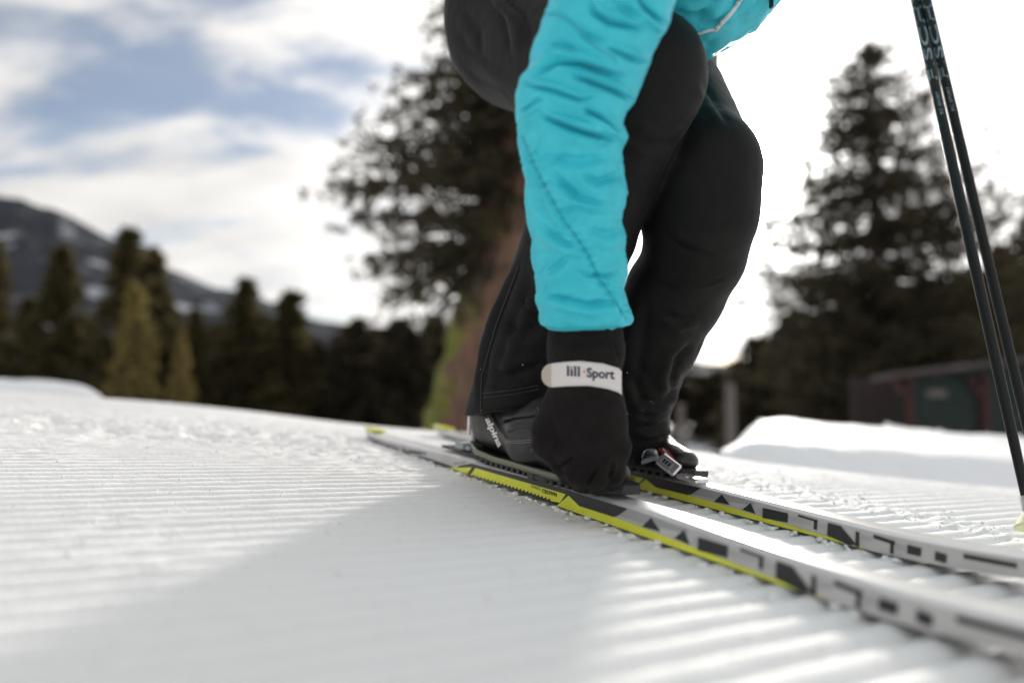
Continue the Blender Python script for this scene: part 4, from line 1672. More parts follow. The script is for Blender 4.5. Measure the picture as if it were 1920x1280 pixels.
mb.tube([p + np.array([0.004, 0.012, 0]) for p in tp], 0.0013, 8)
mb.tube([P(1212, 850, DB), P(1221, 847, DB), P(1228, 850, DB - 0.01)], 0.0011, 8)
mb.build('ratchet_frame', M['silver'], boot2, True)
mb = MB()
mb.box(P(1217, 856, DB), f3 * 0.007, g3 * 0.008, u3 * 0.005, bev=0.002)
mb.box(P(1189, 860, DB + 0.03), f3 * 0.006, g3 * 0.008, u3 * 0.008, bev=0.002)
mb.build('ratchet_block', M['black_plastic'], boot2)
mb = MB()   # curved guard under the lever
gp = [P(1237, 866, DB - 0.028), P(1248, 873, DB - 0.04), P(1256, 884, DB - 0.05), P(1260, 887, DB - 0.052)]
mb.tube(gp, [0.0016, 0.0022, 0.0026, 0.002], 8)
mb.build('lever_guard', M['lever'], boot2, True)
mb = MB()   # bright toe plate
t1, t2 = P(1278, 891, 0.945), P(1318, 903, 0.912)
ax = (t2 - t1) / 2
mb.box((t1 + t2) / 2, ax, g3 * 0.012, u3 * 0.0035, bev=0.002)
mb.build('toe_plate', M['lever'], boot2)

# ------------------------------------------------------------------ ski poles
def make_pole(bot, top, pdir, label, with_small):
    e = empty('ski_pole', bot)
    tag(e, label, 'ski pole', 'pair of ski poles')
    Ltot = 1.42
    tip_ = bot + pdir * 0.02
    rad_ = lambda l: np.interp(l, [0, 0.2, 0.7, 1.5], [0.0045, 0.0061, 0.0073, 0.0079])
    ls = np.linspace(0.06, Ltot - 0.16, 60)
    mb = MB()
    mb.tube([bot + pdir * l for l in ls], [float(rad_(l)) for l in ls], 28)
    sh = mb.build('shaft', M['pole'], e, True)
    mb = MB()
    mb.tube([bot + pdir * l for l in (-0.035, -0.03, 0.0, 0.03, 0.065)], [0.0008, 0.002, 0.0035, 0.006, 0.0068], 14)
    mb.build('tip', M['silver'], e, True)
    mb = MB()
    sd = np.cross(pdir, np.array([0, 0, 1.0]))
    sd /= np.linalg.norm(sd)
    s2 = np.cross(sd, pdir)
    c = bot + pdir * 0.035
    pts_ = []
    vs = []
    for i in range(20):
        an = 2 * math.pi * i / 20
        r = 0.024 * (1 + 0.28 * math.cos(an))
        vs.append(c + sd * r * math.cos(an) + s2 * r * math.sin(an) - pdir * 0.003)
    for i in range(20):
        an = 2 * math.pi * i / 20
        vs.append(c + (sd * math.cos(an) + s2 * math.sin(an)) * 0.007 + pdir * 0.012)
    for i in range(20):
        an = 2 * math.pi * i / 20
        r = 0.024 * (1 + 0.28 * math.cos(an))
        vs.append(c + sd * r * math.cos(an) + s2 * r * math.sin(an) - pdir * 0.0055)
    fs = []
    for i in range(20):
        j = (i + 1) % 20
        fs += [[i, j, 20 + j, 20 + i], [40 + i, 40 + j, j, i]]
    fs.append([40 + i for i in range(20)][::-1])
    mb.add(vs, fs)
    mb.build('basket', M['basket'], e)
    mb = MB()
    gl_ = np.linspace(Ltot - 0.17, Ltot, 12)
    mb.tube([bot + pdir * l for l in gl_], [0.0095, 0.013, 0.014, 0.0145, 0.0135, 0.0145, 0.0145, 0.0135, 0.014, 0.0155, 0.017, 0.013], 18)
    mb.build('grip', M['rubber'], e, True)
    bv = bvh_of(sh)
    return e, bv


pole1, bv1 = make_pole(pole_b1, pole_t1, pd1, 'left one of the two black carbon ski poles standing in the snow', True)
pole2, bv2 = make_pole(pole_b2, pole_t2, pd2, 'right one of the two black carbon ski poles leaving the frame sooner', True)


def pole_text(parent, bv, ax_px, body, y0, y1, hw_px, mat, off_x=0.0, **kw):
    """letters running up the shaft from y0 (bottom) to y1 (top)"""
    (xa, ya), (xb, yb) = ax_px
    X = lambda y: xa + (xb - xa) * (y - ya) / (yb - ya)
    ex = (X(y1) - X(y0), y1 - y0)
    ln = math.hypot(*ex)
    ey = (ex[1] / ln * hw_px * 2, -ex[0] / ln * hw_px * 2)     # letter tops face left
    o_ = (X(y0) - ey[0] / 2 + off_x, y0 - ey[1] / 2)
    text_on('lettering', body, o_, ex, ey, bv, mat, parent, 0.0004, **kw)


p1a, p1b = to_px(pole_b1), to_px(pole_t1)
p2a, p2b = to_px(pole_b2), to_px(pole_t2)
pole_text(pole1, bv1, (p1a, p1b), 'FISCHER', 151, -55, 7.2, M['pole_print'])
pole_text(pole2, bv2, (p2a, p2b), 'FISCHER', 148, -58, 7.2, M['pole_print'])
pole_text(pole1, bv1, (p1a, p1b), 'RC SPORT', 214, 172, 2.6, M['pole_print'], 1.5)
pole_text(pole2, bv2, (p2a, p2b), 'RC SPORT', 208, 163, 2.8, M['pole_print'], 1.5)

# ------------------------------------------------------------------ loose snow crumbs
mb_v, mb_f = [], []


def crumb(x, y, r):
    c = np.array([x, y, SLOPE * x - float(hump(np.float64(x), np.float64(y))) - 0.001 + r * 0.35])
    v = ico * RNG.uniform(0.6, 1.25, (12, 1)) * r * np.array([1.1, 1.1, 0.75])
    mb_f.append(icf + len(mb_v) * 12)
    mb_v.append(v + c)


for _ in range(1500):      # crumbled seam to the right of the skis
    q_ = RNG.uniform(-0.5, 1.3)
    a_ = 0.995 + RNG.normal() * 0.045
    p = a_ * G2 - q_ * F2
    crumb(p[0], p[1], abs(RNG.normal()) * 0.0011 + 0.0005)
for _ in range(900):       # along both skis
    s_ = RNG.uniform(-0.7, 0.36)
    which = RNG.random() < 0.6
    base = O_NEAR if which else O_FAR
    vv = (HALF + abs(RNG.normal()) * 0.014 + 0.002) * (1 if RNG.random() < 0.75 else -1)
    p = base + f3 * s_ + g3 * vv
    crumb(p[0], p[1], abs(RNG.normal()) * 0.0020 + 0.001)
for _ in range(1300):      # rough band on the left and scattered ones
    X, Y = RNG.uniform(-60, 900), 0
    Y = 782 + 0.075 * X + RNG.normal() * 14
    g = ground(X, Y)
    if 0 < g[1] < 2.2 and RNG.random() < 0.6:
        crumb(g[0], g[1], abs(RNG.normal()) * 0.0011 + 0.0006)
for _ in range(700):
    X, Y = RNG.uniform(0, 1900), RNG.uniform(860, 1270)
    g = ground(X, Y)
    crumb(g[0], g[1], abs(RNG.normal()) * 0.0007 + 0.0005)
for _ in range(170):       # clods ploughed up along the bank on the right
    u_ = RNG.uniform(0.30, 0.85)
    y_ = RNG.uniform(3.2, 4.05)
    x_ = u_ * y_
    r_ = 0.008 + 0.016 * RNG.random() ** 2
    z_ = float(far_z(np.array([x_]), np.array([y_]))[0])
    v_ = ico * RNG.uniform(0.55, 1.3, (12, 1)) * r_ * np.array([1.3, 1.1, 0.8])
    mb_f.append(icf + len(mb_v) * 12)
    mb_v.append(v_ + np.array([x_, y_, z_ + r_ * 0.15]))
cr_o = mesh_obj('snow_crumbs', np.concatenate(mb_v), np.concatenate(mb_f), M['crumb'], None, True)
tag(cr_o, 'loose snow crumbs scattered over the grooves', kind='stuff')

# ------------------------------------------------------------------ trees
M['bark'] = bump(vary(principled('red_brown_bark', (0.10, 0.05, 0.035), 0.85), (0.07, 0.041, 0.028), (0.17, 0.093, 0.06), 9, 6, stretch=(1, 1, 0.25)), 14, 0.9, 0.05, 5, stretch=(1, 1, 0.3))
M['moss'] = bump(vary(principled('moss', (0.12, 0.13, 0.02), 0.95), (0.07, 0.07, 0.02), (0.19, 0.20, 0.035), 12, 5), 40, 0.8, 0.03)
M['bark2'] = bump(vary(principled('grey_bark', (0.06, 0.045, 0.035), 0.9), (0.04, 0.03, 0.025), (0.09, 0.07, 0.055), 8, 4), 12, 0.8, 0.04)


def leaf_mat(name, c1, c2, trans=0.4):
    m = bpy.data.materials.new(name)
    m.use_nodes = True
    t = m.node_tree
    t.nodes.clear()
    o_ = nd(t, 'ShaderNodeOutputMaterial')
    d_ = nd(t, 'ShaderNodeBsdfDiffuse')
    tr = nd(t, 'ShaderNodeBsdfTranslucent')
    mx = nd(t, 'ShaderNodeMixShader')
    mx.inputs[0].default_value = trans
    gm = nd(t, 'ShaderNodeNewGeometry')
    cm = nd(t, 'ShaderNodeMix', data_type='RGBA')
    cm.inputs['A'].default_value = (*c1, 1)
    cm.inputs['B'].default_value = (*c2, 1)
    t.links.new(gm.outputs['Random Per Island'], cm.inputs['Factor'])
    t.links.new(cm.outputs['Result'], d_.inputs['Color'])
    t.links.new(cm.outputs['Result'], tr.inputs['Color'])
    t.links.new(d_.outputs[0], mx.inputs[1])
    t.links.new(tr.outputs[0], mx.inputs[2])
    t.links.new(mx.outputs[0], o_.inputs['Surface'])
    return m


M['needle'] = leaf_mat('dark_needles', (0.055, 0.049, 0.025), (0.125, 0.103, 0.052))
M['needle2'] = leaf_mat('pine_needles', (0.032, 0.030, 0.019), (0.080, 0.070, 0.042))
M['larch'] = leaf_mat('yellow_larch', (0.16, 0.125, 0.045), (0.29, 0.23, 0.085), 0.35)
M['olive'] = leaf_mat('olive_needles', (0.058, 0.052, 0.026), (0.115, 0.097, 0.046))
M['needle_far'] = leaf_mat('far_needles', (0.040, 0.034, 0.024), (0.085, 0.072, 0.05))


def twigs(centers, dirs, length, width, n_per, rng, spread=0.6):
    """needle sprays: narrow triangles fanning out of each centre"""
    C = np.repeat(centers, n_per, 0)
    D = np.repeat(dirs, n_per, 0) + rng.normal(size=(len(C), 3)) * spread
    D /= np.linalg.norm(D, axis=1)[:, None]
    S_ = rng.normal(size=(len(C), 3))
    S_ -= D * (S_ * D).sum(1)[:, None]
    S_ /= np.linalg.norm(S_, axis=1)[:, None]
    ln = length * rng.uniform(0.6, 1.3, (len(C), 1))
    wd = width * rng.uniform(0.6, 1.3, (len(C), 1))
    a = C - D * ln * 0.15
    V = np.stack([a, a + D * ln * 0.55 + S_ * wd, a + D * ln, a + D * ln * 0.55 - S_ * wd], 1).reshape(-1, 3)
    Fq = np.arange(len(V)).reshape(-1, 4)
    return V, Fq


def conifer_mesh(h, r, rng, mat, n_wh, per, tw_len, tw_w, n_per, base=0.04, droop=0.35, gap=0.25, shape=0.9, bark=None, leanx=0.0):
    cs, ds = [], []
    tr = MB()
    k = 12
    axis = lambda z: np.array([leanx * z, 0, z])
    tr.tube([axis(h * t) for t in np.linspace(0, 0.97, k)], [max(0.006, h * 0.022 * (1 - t) ** 0.9) for t in np.linspace(0, 0.97, k)], 8)
    for i in range(n_wh):
        t = base + (1 - base) * (i + rng.uniform(0, 1)) / n_wh
        R = r * (1 - t) ** shape * rng.uniform(0.75, 1.1) + 0.03 * r
        for j in range(per):
            if rng.random() < gap * (1 - t):
                continue
            an = rng.uniform(0, 2 * math.pi)
            L_ = R * rng.uniform(0.55, 1.15)
            d_ = np.array([math.cos(an), math.sin(an), 0])
            p0 = axis(h * t)
            m_ = max(2, int(L_ / (tw_len * 0.55)))
            end = p0 + d_ * L_ + np.array([0, 0, -droop * L_ + 0.12 * L_])
            tr.tube([p0, p0 + d_ * L_ * 0.5 + np.array([0, 0, -droop * L_ * 0.45]), end], [0.006 * h * 0.35 * (1 - t) + 0.008, 0.008, 0.004], 4, cap=False)
            for q in np.linspace(0.15, 1.0, m_):
                c = p0 + d_ * L_ * q + np.array([0, 0, -droop * L_ * q + 0.12 * L_ * q * q])
                side = np.array([-d_[1], d_[0], 0]) * rng.normal() * 0.18 * L_ * (1.1 - q)
                cs.append(c + side)
                ds.append(d_ + np.array([0, 0, -0.25]))
    V, Fq = twigs(np.array(cs), np.array(ds), tw_len, tw_w, n_per, rng, 0.75)
    return (V, Fq), tr


def mesh_from(name, V, Fq, mat, smooth=False):
    o_ = mesh_obj(name, V, Fq, mat, None, smooth)
    me = o_.data
    bpy.data.objects.remove(o_)
    return me


PROTO = {}


def proto(kind):
    if kind in PROTO:
        return PROTO[kind]
    rng = np.random.default_rng(abs(hash(kind)) % 1000 if False else sum(map(ord, kind)))
    if kind.startswith('spruce'):
        (V, Fq), tr = conifer_mesh(1.0, 0.21, rng, None, 34, 7, 0.055, 0.010, 9, droop=0.42, gap=0.12, shape=0.85)
        mat = M['needle']
    elif kind.startswith('olive'):
        (V, Fq), tr = conifer_mesh(1.0, 0.20, rng, None, 30, 7, 0.06, 0.011, 8, droop=0.30, gap=0.2, shape=0.8)
        mat = M['olive']
    elif kind.startswith('larch'):
        (V, Fq), tr = conifer_mesh(1.0, 0.23, rng, None, 30, 7, 0.05, 0.009, 9, droop=0.2, gap=0.1, shape=0.75)
        mat = M['larch']
    else:
        (V, Fq), tr = conifer_mesh(1.0, 0.26, rng, None, 26, 7, 0.075, 0.013, 8, base=0.36 if kind == 'pine1' else 0.17, droop=0.2, gap=0.25, shape=0.6)
        mat = M['needle_far']
    a = mesh_from('crown', V, Fq, mat)
    t_ = tr.build('trunk', M['bark2'], None, True)
    b = t_.data
    bpy.data.objects.remove(t_)
    PROTO[kind] = (a, b)
    return PROTO[kind]


def gz(x, y):
    return float(far_z(np.array([x], float), np.array([y], float))[0])


def place_tree(name, kind, tip_px, d_, wide, label, cat, group=None, rot=None, hmul=None):
    tp = P(tip_px[0], tip_px[1], d_)
    zb = gz(tp[0], tp[1]) - 0.1
    h = tp[2] - zb
    e = empty(name, (tp[0], tp[1], zb))
    e.rotation_euler = (0, 0, random.uniform(0, 6.28) if rot is None else rot)
    # width asked for in photo pixels at the height of the snow line
    rr_ = wide / 1280 * d_
    kr = {'spruce': 0.21, 'olive': 0.20, 'larch': 0.23}.get(kind.rstrip('0123456789'), 0.26)
    sx = rr_ / kr
    e.scale = (sx, sx, h)
    cr_, tr_ = proto(kind)
    for nm, me in (('crown', cr_), ('trunk', tr_)):
        c = bpy.data.objects.new(nm, me)
        COL.objects.link(c)
        c.parent = e
    tag(e, label, cat, group)
    return e


GF = 'trees of the wood beyond the snow'
place_tree('spruce_tree', 'spruce1', (-12, 448), 38, 75, 'spruce cut off by the left edge of the photo', 'tree', GF)
place_tree('spruce_tree', 'spruce2', (118, 462), 40, 88, 'dark spruce standing alone left of the tallest left-hand spruce', 'tree', GF)
place_tree('spruce_tree', 'spruce3', (60, 560), 46, 80, 'lower dark spruce filling the gap at the far left', 'tree', GF)
place_tree('spruce_tree', 'spruce1', (243, 430), 40, 98, 'tallest spruce on the left, its tip against the mountain ridge', 'tree', GF)
place_tree('spruce_tree', 'spruce2', (288, 466), 42, 85, 'spruce right behind the tallest left-hand one, slightly shorter', 'tree', GF)
place_tree('larch_tree', 'larch1', (256, 532), 33, 62, 'yellow larch in front of the tallest spruce', 'tree', GF)
place_tree('larch_tree', 'larch2', (342, 626), 33, 36, 'small yellow larch right of the bigger yellow one', 'tree', GF)
place_tree('spruce_tree', 'spruce3', (368, 580), 42, 52, 'slim dark spruce just right of the small yellow larch', 'tree', GF)
place_tree('spruce_tree', 'olive1', (458, 528), 44, 82, 'olive spruce at the foot of the mountain slope, mid left', 'tree', GF)
place_tree('spruce_tree', 'olive2', (548, 548), 44, 88, 'olive spruce with its tip at the end of the mountain ridge', 'tree', GF)
place_tree('spruce_tree', 'olive3', (410, 610), 50, 70, 'short olive spruce between the slim one and the mid-left one', 'tree', GF)
place_tree('spruce_tree', 'olive1', (505, 610), 52, 75, 'short olive spruce between the two taller olive ones', 'tree', GF)
rf = np.random.default_rng(11)
lab_b = 'dark blurred conifer in the low wood behind the knoll'
for i, x in enumerate(list(range(570, 900, 34)) + list(range(170, 560, 52))):
    place_tree('pine_tree', 'pine%d' % (i % 3), (x + rf.uniform(-10, 10), rf.uniform(585, 650)), rf.uniform(44, 58), rf.uniform(60, 95), lab_b, 'tree', GF)
lab_c = 'brownish blurred conifer in the wood seen between legs and right-hand bank'
for i, x in enumerate(range(1150, 1480, 30)):
    place_tree('pine_tree', 'pine%d' % (i % 3), (x + rf.uniform(-10, 10), rf.uniform(672, 725) - (60 if x > 1420 else 0)), rf.uniform(46, 60), rf.uniform(55, 85), lab_c, 'tree', GF)
lab_d = 'dark conifer at the back of the right-hand trees'
for i, (x, y) in enumerate([(1420, 640), (1480, 600), (1545, 585), (1610, 560), (1680, 550), (1750, 540), (1820, 530), (1880, 470), (1950, 400), (2020, 430), (2100, 420)]):
    place_tree('pine_tree', 'pine%d' % (i % 3), (x, y), rf.uniform(30, 38), rf.uniform(95, 130), lab_d, 'tree', GF)


# the big conifer at the right, against the sun
def big_conifer():
    d_ = 21.0
    tp = P(1628, 92, d_)
    zb = gz(tp[0], tp[1]) - 0.2
    h = tp[2] - zb
    rng = np.random.default_rng(5)
    prof = np.array([(92, 6), (125, 52), (170, 90), (215, 115), (260, 135), (340, 190), (420, 215), (470, 240), (540, 245), (640, 240), (720, 230), (800, 215)], float)
    cs, ds = [], []
    tr = MB()
    zt = lambda t: np.array([tp[0] + 0.1 * (1 - t), tp[1], zb + h * t])
    tr.tube([zt(t) for t in np.linspace(0, 0.98, 14)], [max(0.02, 0.30 * (1 - t) ** 0.85) for t in np.linspace(0, 0.98, 14)], 12)
    n = 1050
    for i in range(n):
        t = 0.12 + 0.88 * rng.random() ** 1.3
        z = zb + h * t
        ypx = 640 - FPX * ((z - CAM_H) * CP - tp[1] * SP) / (tp[1] * CP + (z - CAM_H) * SP)
        R = np.interp(ypx, prof[:, 0], prof[:, 1]) / 1280 * d_
        an = rng.uniform(0, 2 * math.pi)
        L_ = R * (rng.uniform(0.7, 1.1) if rng.random() < 0.75 else rng.uniform(0.35, 0.8))
        dd = np.array([math.cos(an), math.sin(an), 0])
        p0 = zt(t)
        upc = rng.uniform(-0.25, 0.25)
        end = p0 + dd * L_ + np.array([0, 0, upc * L_])
        tr.tube([p0, p0 + dd * L_ * 0.5 + np.array([0, 0, (upc - 0.14) * L_ * 0.5]), end], [0.035, 0.022, 0.008], 4, cap=False)
        m_ = max(2, int(L_ / 0.22))
        for q in np.linspace(0.30, 1.0, m_):
            if rng.random() < 0.50:
                continue
            c = p0 + dd * L_ * q + np.array([0, 0, upc * L_ * q - 0.1 * L_ * math.sin(q * 3.14)])
            for _ in range(2):
                cs.append(c + rng.normal(size=3) * np.array([0.16, 0.16, 0.07]))
                ds.append(dd * 0.7 + np.array([0, 0, 0.25]))
    V, Fq = twigs(np.array(cs), np.array(ds), 0.25, 0.036, 5, rng, 0.8)
    e = empty('conifer_tree', (tp[0], tp[1], zb))
    tag(e, 'large dark conifer right of the skier, sunlight sparkling through its crown', 'tree')
    mesh_obj('crown', V, Fq, M['needle2'], e, False)
    tr.build('trunk', M['bark2'], e, True)


big_conifer()


# the leaning mossy pine behind the boots
def leaning_pine():
    d_ = 8.0
    rng = np.random.default_rng(9)
    line = [(853, 900), (858, 790), (882, 690), (910, 570), (938, 460), (962, 360), (985, 240), (1003, 120), (1015, 20), (1022, -60)]
    wid = [64, 58, 56, 54, 52, 50, 44, 36, 26, 12]
    pts_ = [P(x, y, d_) for x, y in line]
    e = empty('leaning_pine', pts_[0] + np.array([0, 0, -0.2]))
    tag(e, 'leaning pine with a reddish trunk, mossy on its left, behind the skier', 'tree')
    # trunk with a mossy strip facing left
    n = 64
    ptsd = [P(np.interp(t, range(10), [p[0] for p in line]), np.interp(t, range(10), [p[1] for p in line]), d_) for t in np.linspace(0, 9, 120)]
    rr_ = [np.interp(t, range(10), wid) / 1280 * d_ for t in np.linspace(0, 9, 120)]
    mb = MB()
    mb.tube(ptsd, rr_, n)
    V = np.array(mb.v)
    cen_ = np.repeat(np.array(ptsd), n, 0)
    rad_ = V - cen_
    V = V + rad_ / np.linalg.norm(rad_, axis=1)[:, None] * (0.045 * fbm(V * np.array([8, 8, 1.8]), 5, 0.6))[:, None]
    fmid = np.array([rad_[f[:4]].mean(0) for f in mb.f])
    fmid /= np.linalg.norm(fmid, axis=1)[:, None] + 1e-9
    pos = np.array([V[f[:4]].mean(0) for f in mb.f])
    mossy = (fmid[:, 0] + 0.75 * fbm(pos * np.array([4, 4, 2.2]), 5, 0.6) < -0.36) & (pos[:, 2] < P(900, 430, d_)[2])
    mesh_obj('trunk', V, mb.f, [M['bark'], M['moss']], e, True, mossy.astype(int))
    # limbs and needle clumps, reaching mostly left of the trunk in the photo
    tr = MB()
    cs, ds = [], []
    targets = []
    tips = [(640, 360), (650, 410), (632, 350), (660, 300), (690, 245), (700, 275), (715, 300), (740, 175), (752, 210), (770, 185), (800, 150), (815, 70), (830, 130), (850, 160),
            (690, 420), (700, 490), (720, 520), (690, 510), (740, 560), (760, 590), (720, 440), (770, 480), (780, 540), (800, 570), (830, 540), (850, 600), (800, 250), (760, 280), (780, 330), (820, 300), (740, 340), (700, 350),
            (830, 210), (880, 230), (900, 290), (870, 340), (840, 400), (800, 420), (860, 470), (880, 400), (930, 330), (950, 280), (930, 240), (900, 200), (960, 200), (880, 150), (940, 150),
            (905, 250), (920, 300), (945, 330), (960, 370), (900, 350), (925, 390), (950, 410), (975, 340), (885, 310), (1050, 100), (1100, 180), (1120, 300), (1150, 240), (1180, 60), (1000, 20), (900, 60), (960, -40), (1080, -20), (1200, 200), (1240, 330), (1120, 420), (1060, 380), (820, 20), (870, 90)]
    L0 = np.array([p for p in line], float)
    for (tx, ty) in tips:
        for rep in range(2):
            x, y = tx + rng.normal() * 14, ty + rng.normal() * 12
            dd = d_ + rng.uniform(-1.1, 1.3)
            root_y = min(max(y + rng.uniform(-10, 50), -40), 470)
            rx = np.interp(root_y, L0[::-1, 1], L0[::-1, 0])
            a = P(rx, root_y, d_)
            b = P(x, y, dd)
            mid = (a + b) / 2 + np.array([0, 0, 0.10])
            tr.tube([a, mid, b], [0.05, 0.03, 0.01], 5, cap=False)
            dirv = (b - a) / np.linalg.norm(b - a)
            for q in np.linspace(0.35, 1.0, 7):
                c = a * (1 - q) ** 2 + 2 * mid * q * (1 - q) + b * q * q
                for _ in range(3):
                    cs.append(c + rng.normal(size=3) * np.array([0.11, 0.12, 0.075]) * (0.55 + 0.5 * q))
                    ds.append(dirv * 0.6 + np.array([0, 0, 0.3]))
    V, Fq = twigs(np.array(cs), np.array(ds), 0.14, 0.018, 7, rng, 0.9)
    mesh_obj('crown', V, Fq, M['needle2'], e, False)
    tr.build('limb', M['bark2'], e, True)


leaning_pine()

# ------------------------------------------------------------------ posts and shelter at the right
M['post'] = vary(principled('grey_wood', (0.11, 0.095, 0.09), 0.85), (0.085, 0.072, 0.068), (0.14, 0.125, 0.115), 6, 4, stretch=(1, 1, 0.2))
M['green'] = vary(principled('green_boards', (0.008, 0.025, 0.020), 0.8), (0.005, 0.014, 0.0115), (0.008, 0.021, 0.017), 4, 4)
M['redwood'] = vary(principled('red_posts', (0.055, 0.013, 0.011), 0.85), (0.034, 0.010, 0.009), (0.055, 0.015, 0.013), 5, 4)
M['roof'] = vary(principled('weathered_roof', (0.07, 0.058, 0.057), 0.9), (0.055, 0.045, 0.044), (0.09, 0.075, 0.072), 5, 4)
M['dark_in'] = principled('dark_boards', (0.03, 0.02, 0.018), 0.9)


def post(px_, top, d_, wpx, label, cap=True):
    a = P(px_, top, d_)
    zb = gz(a[0], a[1]) - 0.3
    e = empty('wooden_post', (a[0], a[1], zb))
    tag(e, label, 'post')
    r = wpx / 2 / 1280 * d_
    mb = MB()
    mb.box((a[0], a[1], (a[2] + zb) / 2), (r, 0, 0), (0, r, 0), (0, 0, (a[2] - zb) / 2), bev=r * 0.2)
    mb.build('post_shaft', M['post'], e)
    mb = MB()
    mb.box((a[0], a[1], a[2] + r * 0.15), (r * 1.15, 0, 0), (0, r * 1.15, 0), (0, 0, r * 0.2), bev=r * 0.1)
    mb.build('post_cap', M['post'], e)
    return e


post(1369, 722, 11.0, 15, 'thin grey post standing left of the right-hand snow bank')
post(1277, 760, 13.0, 11, 'shorter grey post just right of the far boot')

# shelter: green board wall between red posts under a slanting roof edge
def shelter():
    d_ = 13.0
    x0, x1 = P(1668, 700, d_)[0], P(1990, 700, d_)[0]
    zt0, zt1 = P(1668, 706, d_)[2], P(1990, 668, d_)[2]
    zb = P(1700, 830, d_)[2] - 0.6
    y = P(1668, 700, d_)[1]
    e = empty('wooden_shelter', (x0, y, zb))
    tag(e, 'low green wooden shelter with red posts behind the snow bank', 'shelter')
    nbd = 8
    H_ = P(1700, 822, d_)[2]
    for i in range(nbd):
        za = H_ + (zt0 - 0.05 - H_) * i / nbd
        zc = H_ + (zt0 - 0.05 - H_) * (i + 1) / nbd
        mb = MB()
        mb.box(((x0 + x1) / 2 + 0.1, y + 0.0 + 0.004 * (i % 2), (za + zc) / 2), ((x1 - x0) / 2 - 0.05, 0, 0), (0, 0.02, 0), (0, 0, (zc - za) / 2 - 0.008), bev=0.006)
        mb.build('board', M['green'], e)
    # gable strip between boards and roof
    mb = MB()
    mb.add([(x0 + .1, y + .03, zt0 - .06), (x1 + .05, y + .03, zt0 - .06), (x1 + .05, y + .03, zt1 - .1), (x0 + .1, y + .03, zt0 - .055),
            (x0 + .1, y + .06, zt0 - .06), (x1 + .05, y + .06, zt0 - .06), (x1 + .05, y + .06, zt1 - .1), (x0 + .1, y + .06, zt0 - .055)],
           [(0, 1, 2, 3), (7, 6, 5, 4), (0, 4, 5, 1), (1, 5, 6, 2), (2, 6, 7, 3), (3, 7, 4, 0)])
    mb.build('gable', M['green'], e)
    for px_, tpx in ((1697, 715), (1838, 700), (1975, 690)):
        xx = P(px_, 700, d_)[0]
        mb = MB()
        mb.box((xx, y - 0.09, (zb + zt0) / 2), (0.055, 0, 0), (0, 0.055, 0), (0, 0, (zt0 - zb) / 2), bev=0.008)
        mb.build('post', M['redwood'], e)
        mb = MB()
        a, b = np.array([xx - 0.02, y - 0.1, zt0 - 0.40]), np.array([xx - 0.30, y - 0.1, zt0 + 0.0])
        ax = (b - a) / 2
        mb.box((a + b) / 2, ax, np.cross(ax / np.linalg.norm(ax), (0, 1, 0)) * 0.045, (0, 0.045, 0), bev=0.006)
        mb.build('brace', M['redwood'], e)
    a, b = P(1650, 707, d_ - 0.25), P(2010, 664, d_ - 0.25)
    ax = (b - a) / 2
    mb = MB()
    mb.box((a + b) / 2 + np.array([0.12, 0.25, 0.0]), ax, (0, 0.34, -0.04), (0, 0, 0.045), bev=0.01)
    mb.build('roof', M['roof'], e)
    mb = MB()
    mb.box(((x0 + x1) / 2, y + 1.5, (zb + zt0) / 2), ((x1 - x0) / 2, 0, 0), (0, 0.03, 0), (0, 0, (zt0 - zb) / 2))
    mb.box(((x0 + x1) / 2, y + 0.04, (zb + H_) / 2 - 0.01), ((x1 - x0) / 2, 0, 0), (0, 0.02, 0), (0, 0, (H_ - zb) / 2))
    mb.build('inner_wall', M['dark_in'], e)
    mb = MB()
    s0_, s1_ = P(1733, 731, d_), P(1772, 743, d_)
    mb.box(((s0_[0] + s1_[0]) / 2, y - 0.035, (s0_[2] + s1_[2]) / 2), ((s1_[0] - s0_[0]) / 2, 0, 0), (0, 0.008, 0), (0, 0, abs(s0_[2] - s1_[2]) / 2), bev=0.003)
    mb.build('notice', M['post'], e)


shelter()

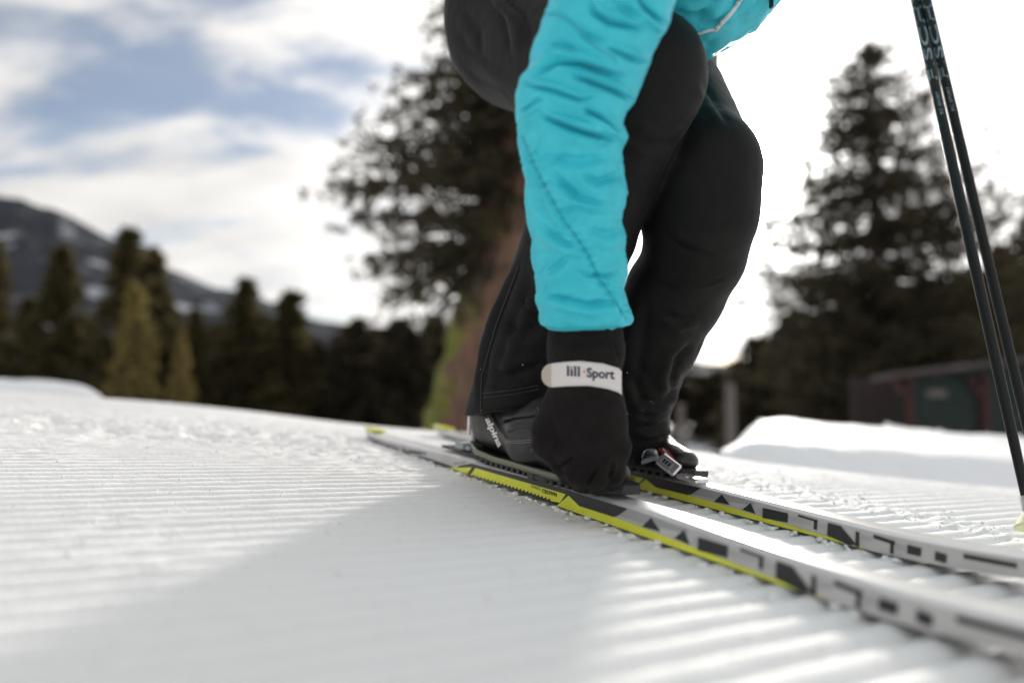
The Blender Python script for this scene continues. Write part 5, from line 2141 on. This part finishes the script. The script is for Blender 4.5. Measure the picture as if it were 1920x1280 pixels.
# ------------------------------------------------------------------ mountain
def mountain():
    mm = bpy.data.materials.new('haze_tinted_wooded_slope')
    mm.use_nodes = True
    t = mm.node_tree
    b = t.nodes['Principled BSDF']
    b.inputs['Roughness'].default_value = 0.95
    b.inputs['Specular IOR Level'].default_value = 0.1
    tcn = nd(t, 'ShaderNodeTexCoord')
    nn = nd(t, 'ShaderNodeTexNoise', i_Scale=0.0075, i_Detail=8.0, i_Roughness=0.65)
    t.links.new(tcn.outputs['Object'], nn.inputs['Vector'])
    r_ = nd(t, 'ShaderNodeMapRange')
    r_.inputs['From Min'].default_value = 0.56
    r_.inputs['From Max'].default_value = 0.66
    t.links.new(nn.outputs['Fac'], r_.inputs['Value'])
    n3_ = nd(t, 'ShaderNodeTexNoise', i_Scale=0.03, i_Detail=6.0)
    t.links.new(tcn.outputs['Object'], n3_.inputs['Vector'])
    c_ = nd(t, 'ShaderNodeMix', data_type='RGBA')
    c_.inputs['A'].default_value = (0.026, 0.033, 0.046, 1)  # distance haze put into the forest colour as a blue tint
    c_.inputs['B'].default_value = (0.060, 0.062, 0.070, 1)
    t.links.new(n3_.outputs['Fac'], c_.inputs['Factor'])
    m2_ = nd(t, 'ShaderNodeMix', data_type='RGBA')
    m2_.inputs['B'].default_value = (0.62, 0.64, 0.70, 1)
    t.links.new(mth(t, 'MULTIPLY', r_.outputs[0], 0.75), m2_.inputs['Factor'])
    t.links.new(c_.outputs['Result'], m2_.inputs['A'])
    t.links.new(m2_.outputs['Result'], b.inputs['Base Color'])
    ridge = np.array([(-1500, 250), (-700, 290), (-200, 340), (0, 366), (30, 366), (60, 380), (120, 398), (190, 436), (260, 470), (330, 510), (400, 540), (470, 550), (515, 572), (560, 590), (620, 600), (700, 622), (850, 640), (1100, 668), (1400, 690), (1900, 690), (2600, 640), (3600, 560)], float)
    nx, ny = 420, 90
    U = np.linspace(-3600, 4200, nx)
    T = np.linspace(0, 1.35, ny)
    Vv = []
    ry = np.interp(U, ridge[:, 0], ridge[:, 1])
    for t_ in T:
        dd = 900 + 900 * t_
        zr = CAM_H + ((640 - ry) / FPX * CP + SP) * 1800
        k = min(t_, 1.0)
        prof = k ** 1.15 if t_ <= 1 else 1 - (t_ - 1) * 1.2
        X = (U - 960) / FPX * dd
        Y = np.full(nx, dd)
        Z = -8 + (zr + 8) * prof * sstep(-3600, -2300, U) * sstep(4200, 3300, U)
        nzv = fbm(np.stack([X * 0.009, Y * 0.009, 0 * X], -1), 5)
        Z = Z + nzv * 26 * min(1, k * 1.5) * (0.35 if abs(t_ - 1) < 0.12 else 1)
        Vv.append(np.stack([X, Y, Z], -1))
    Vv = np.array(Vv)
    I = np.arange(nx * ny).reshape(ny, nx)
    Fq = np.stack([I[:-1, :-1], I[:-1, 1:], I[1:, 1:], I[1:, :-1]], -1).reshape(-1, 4)
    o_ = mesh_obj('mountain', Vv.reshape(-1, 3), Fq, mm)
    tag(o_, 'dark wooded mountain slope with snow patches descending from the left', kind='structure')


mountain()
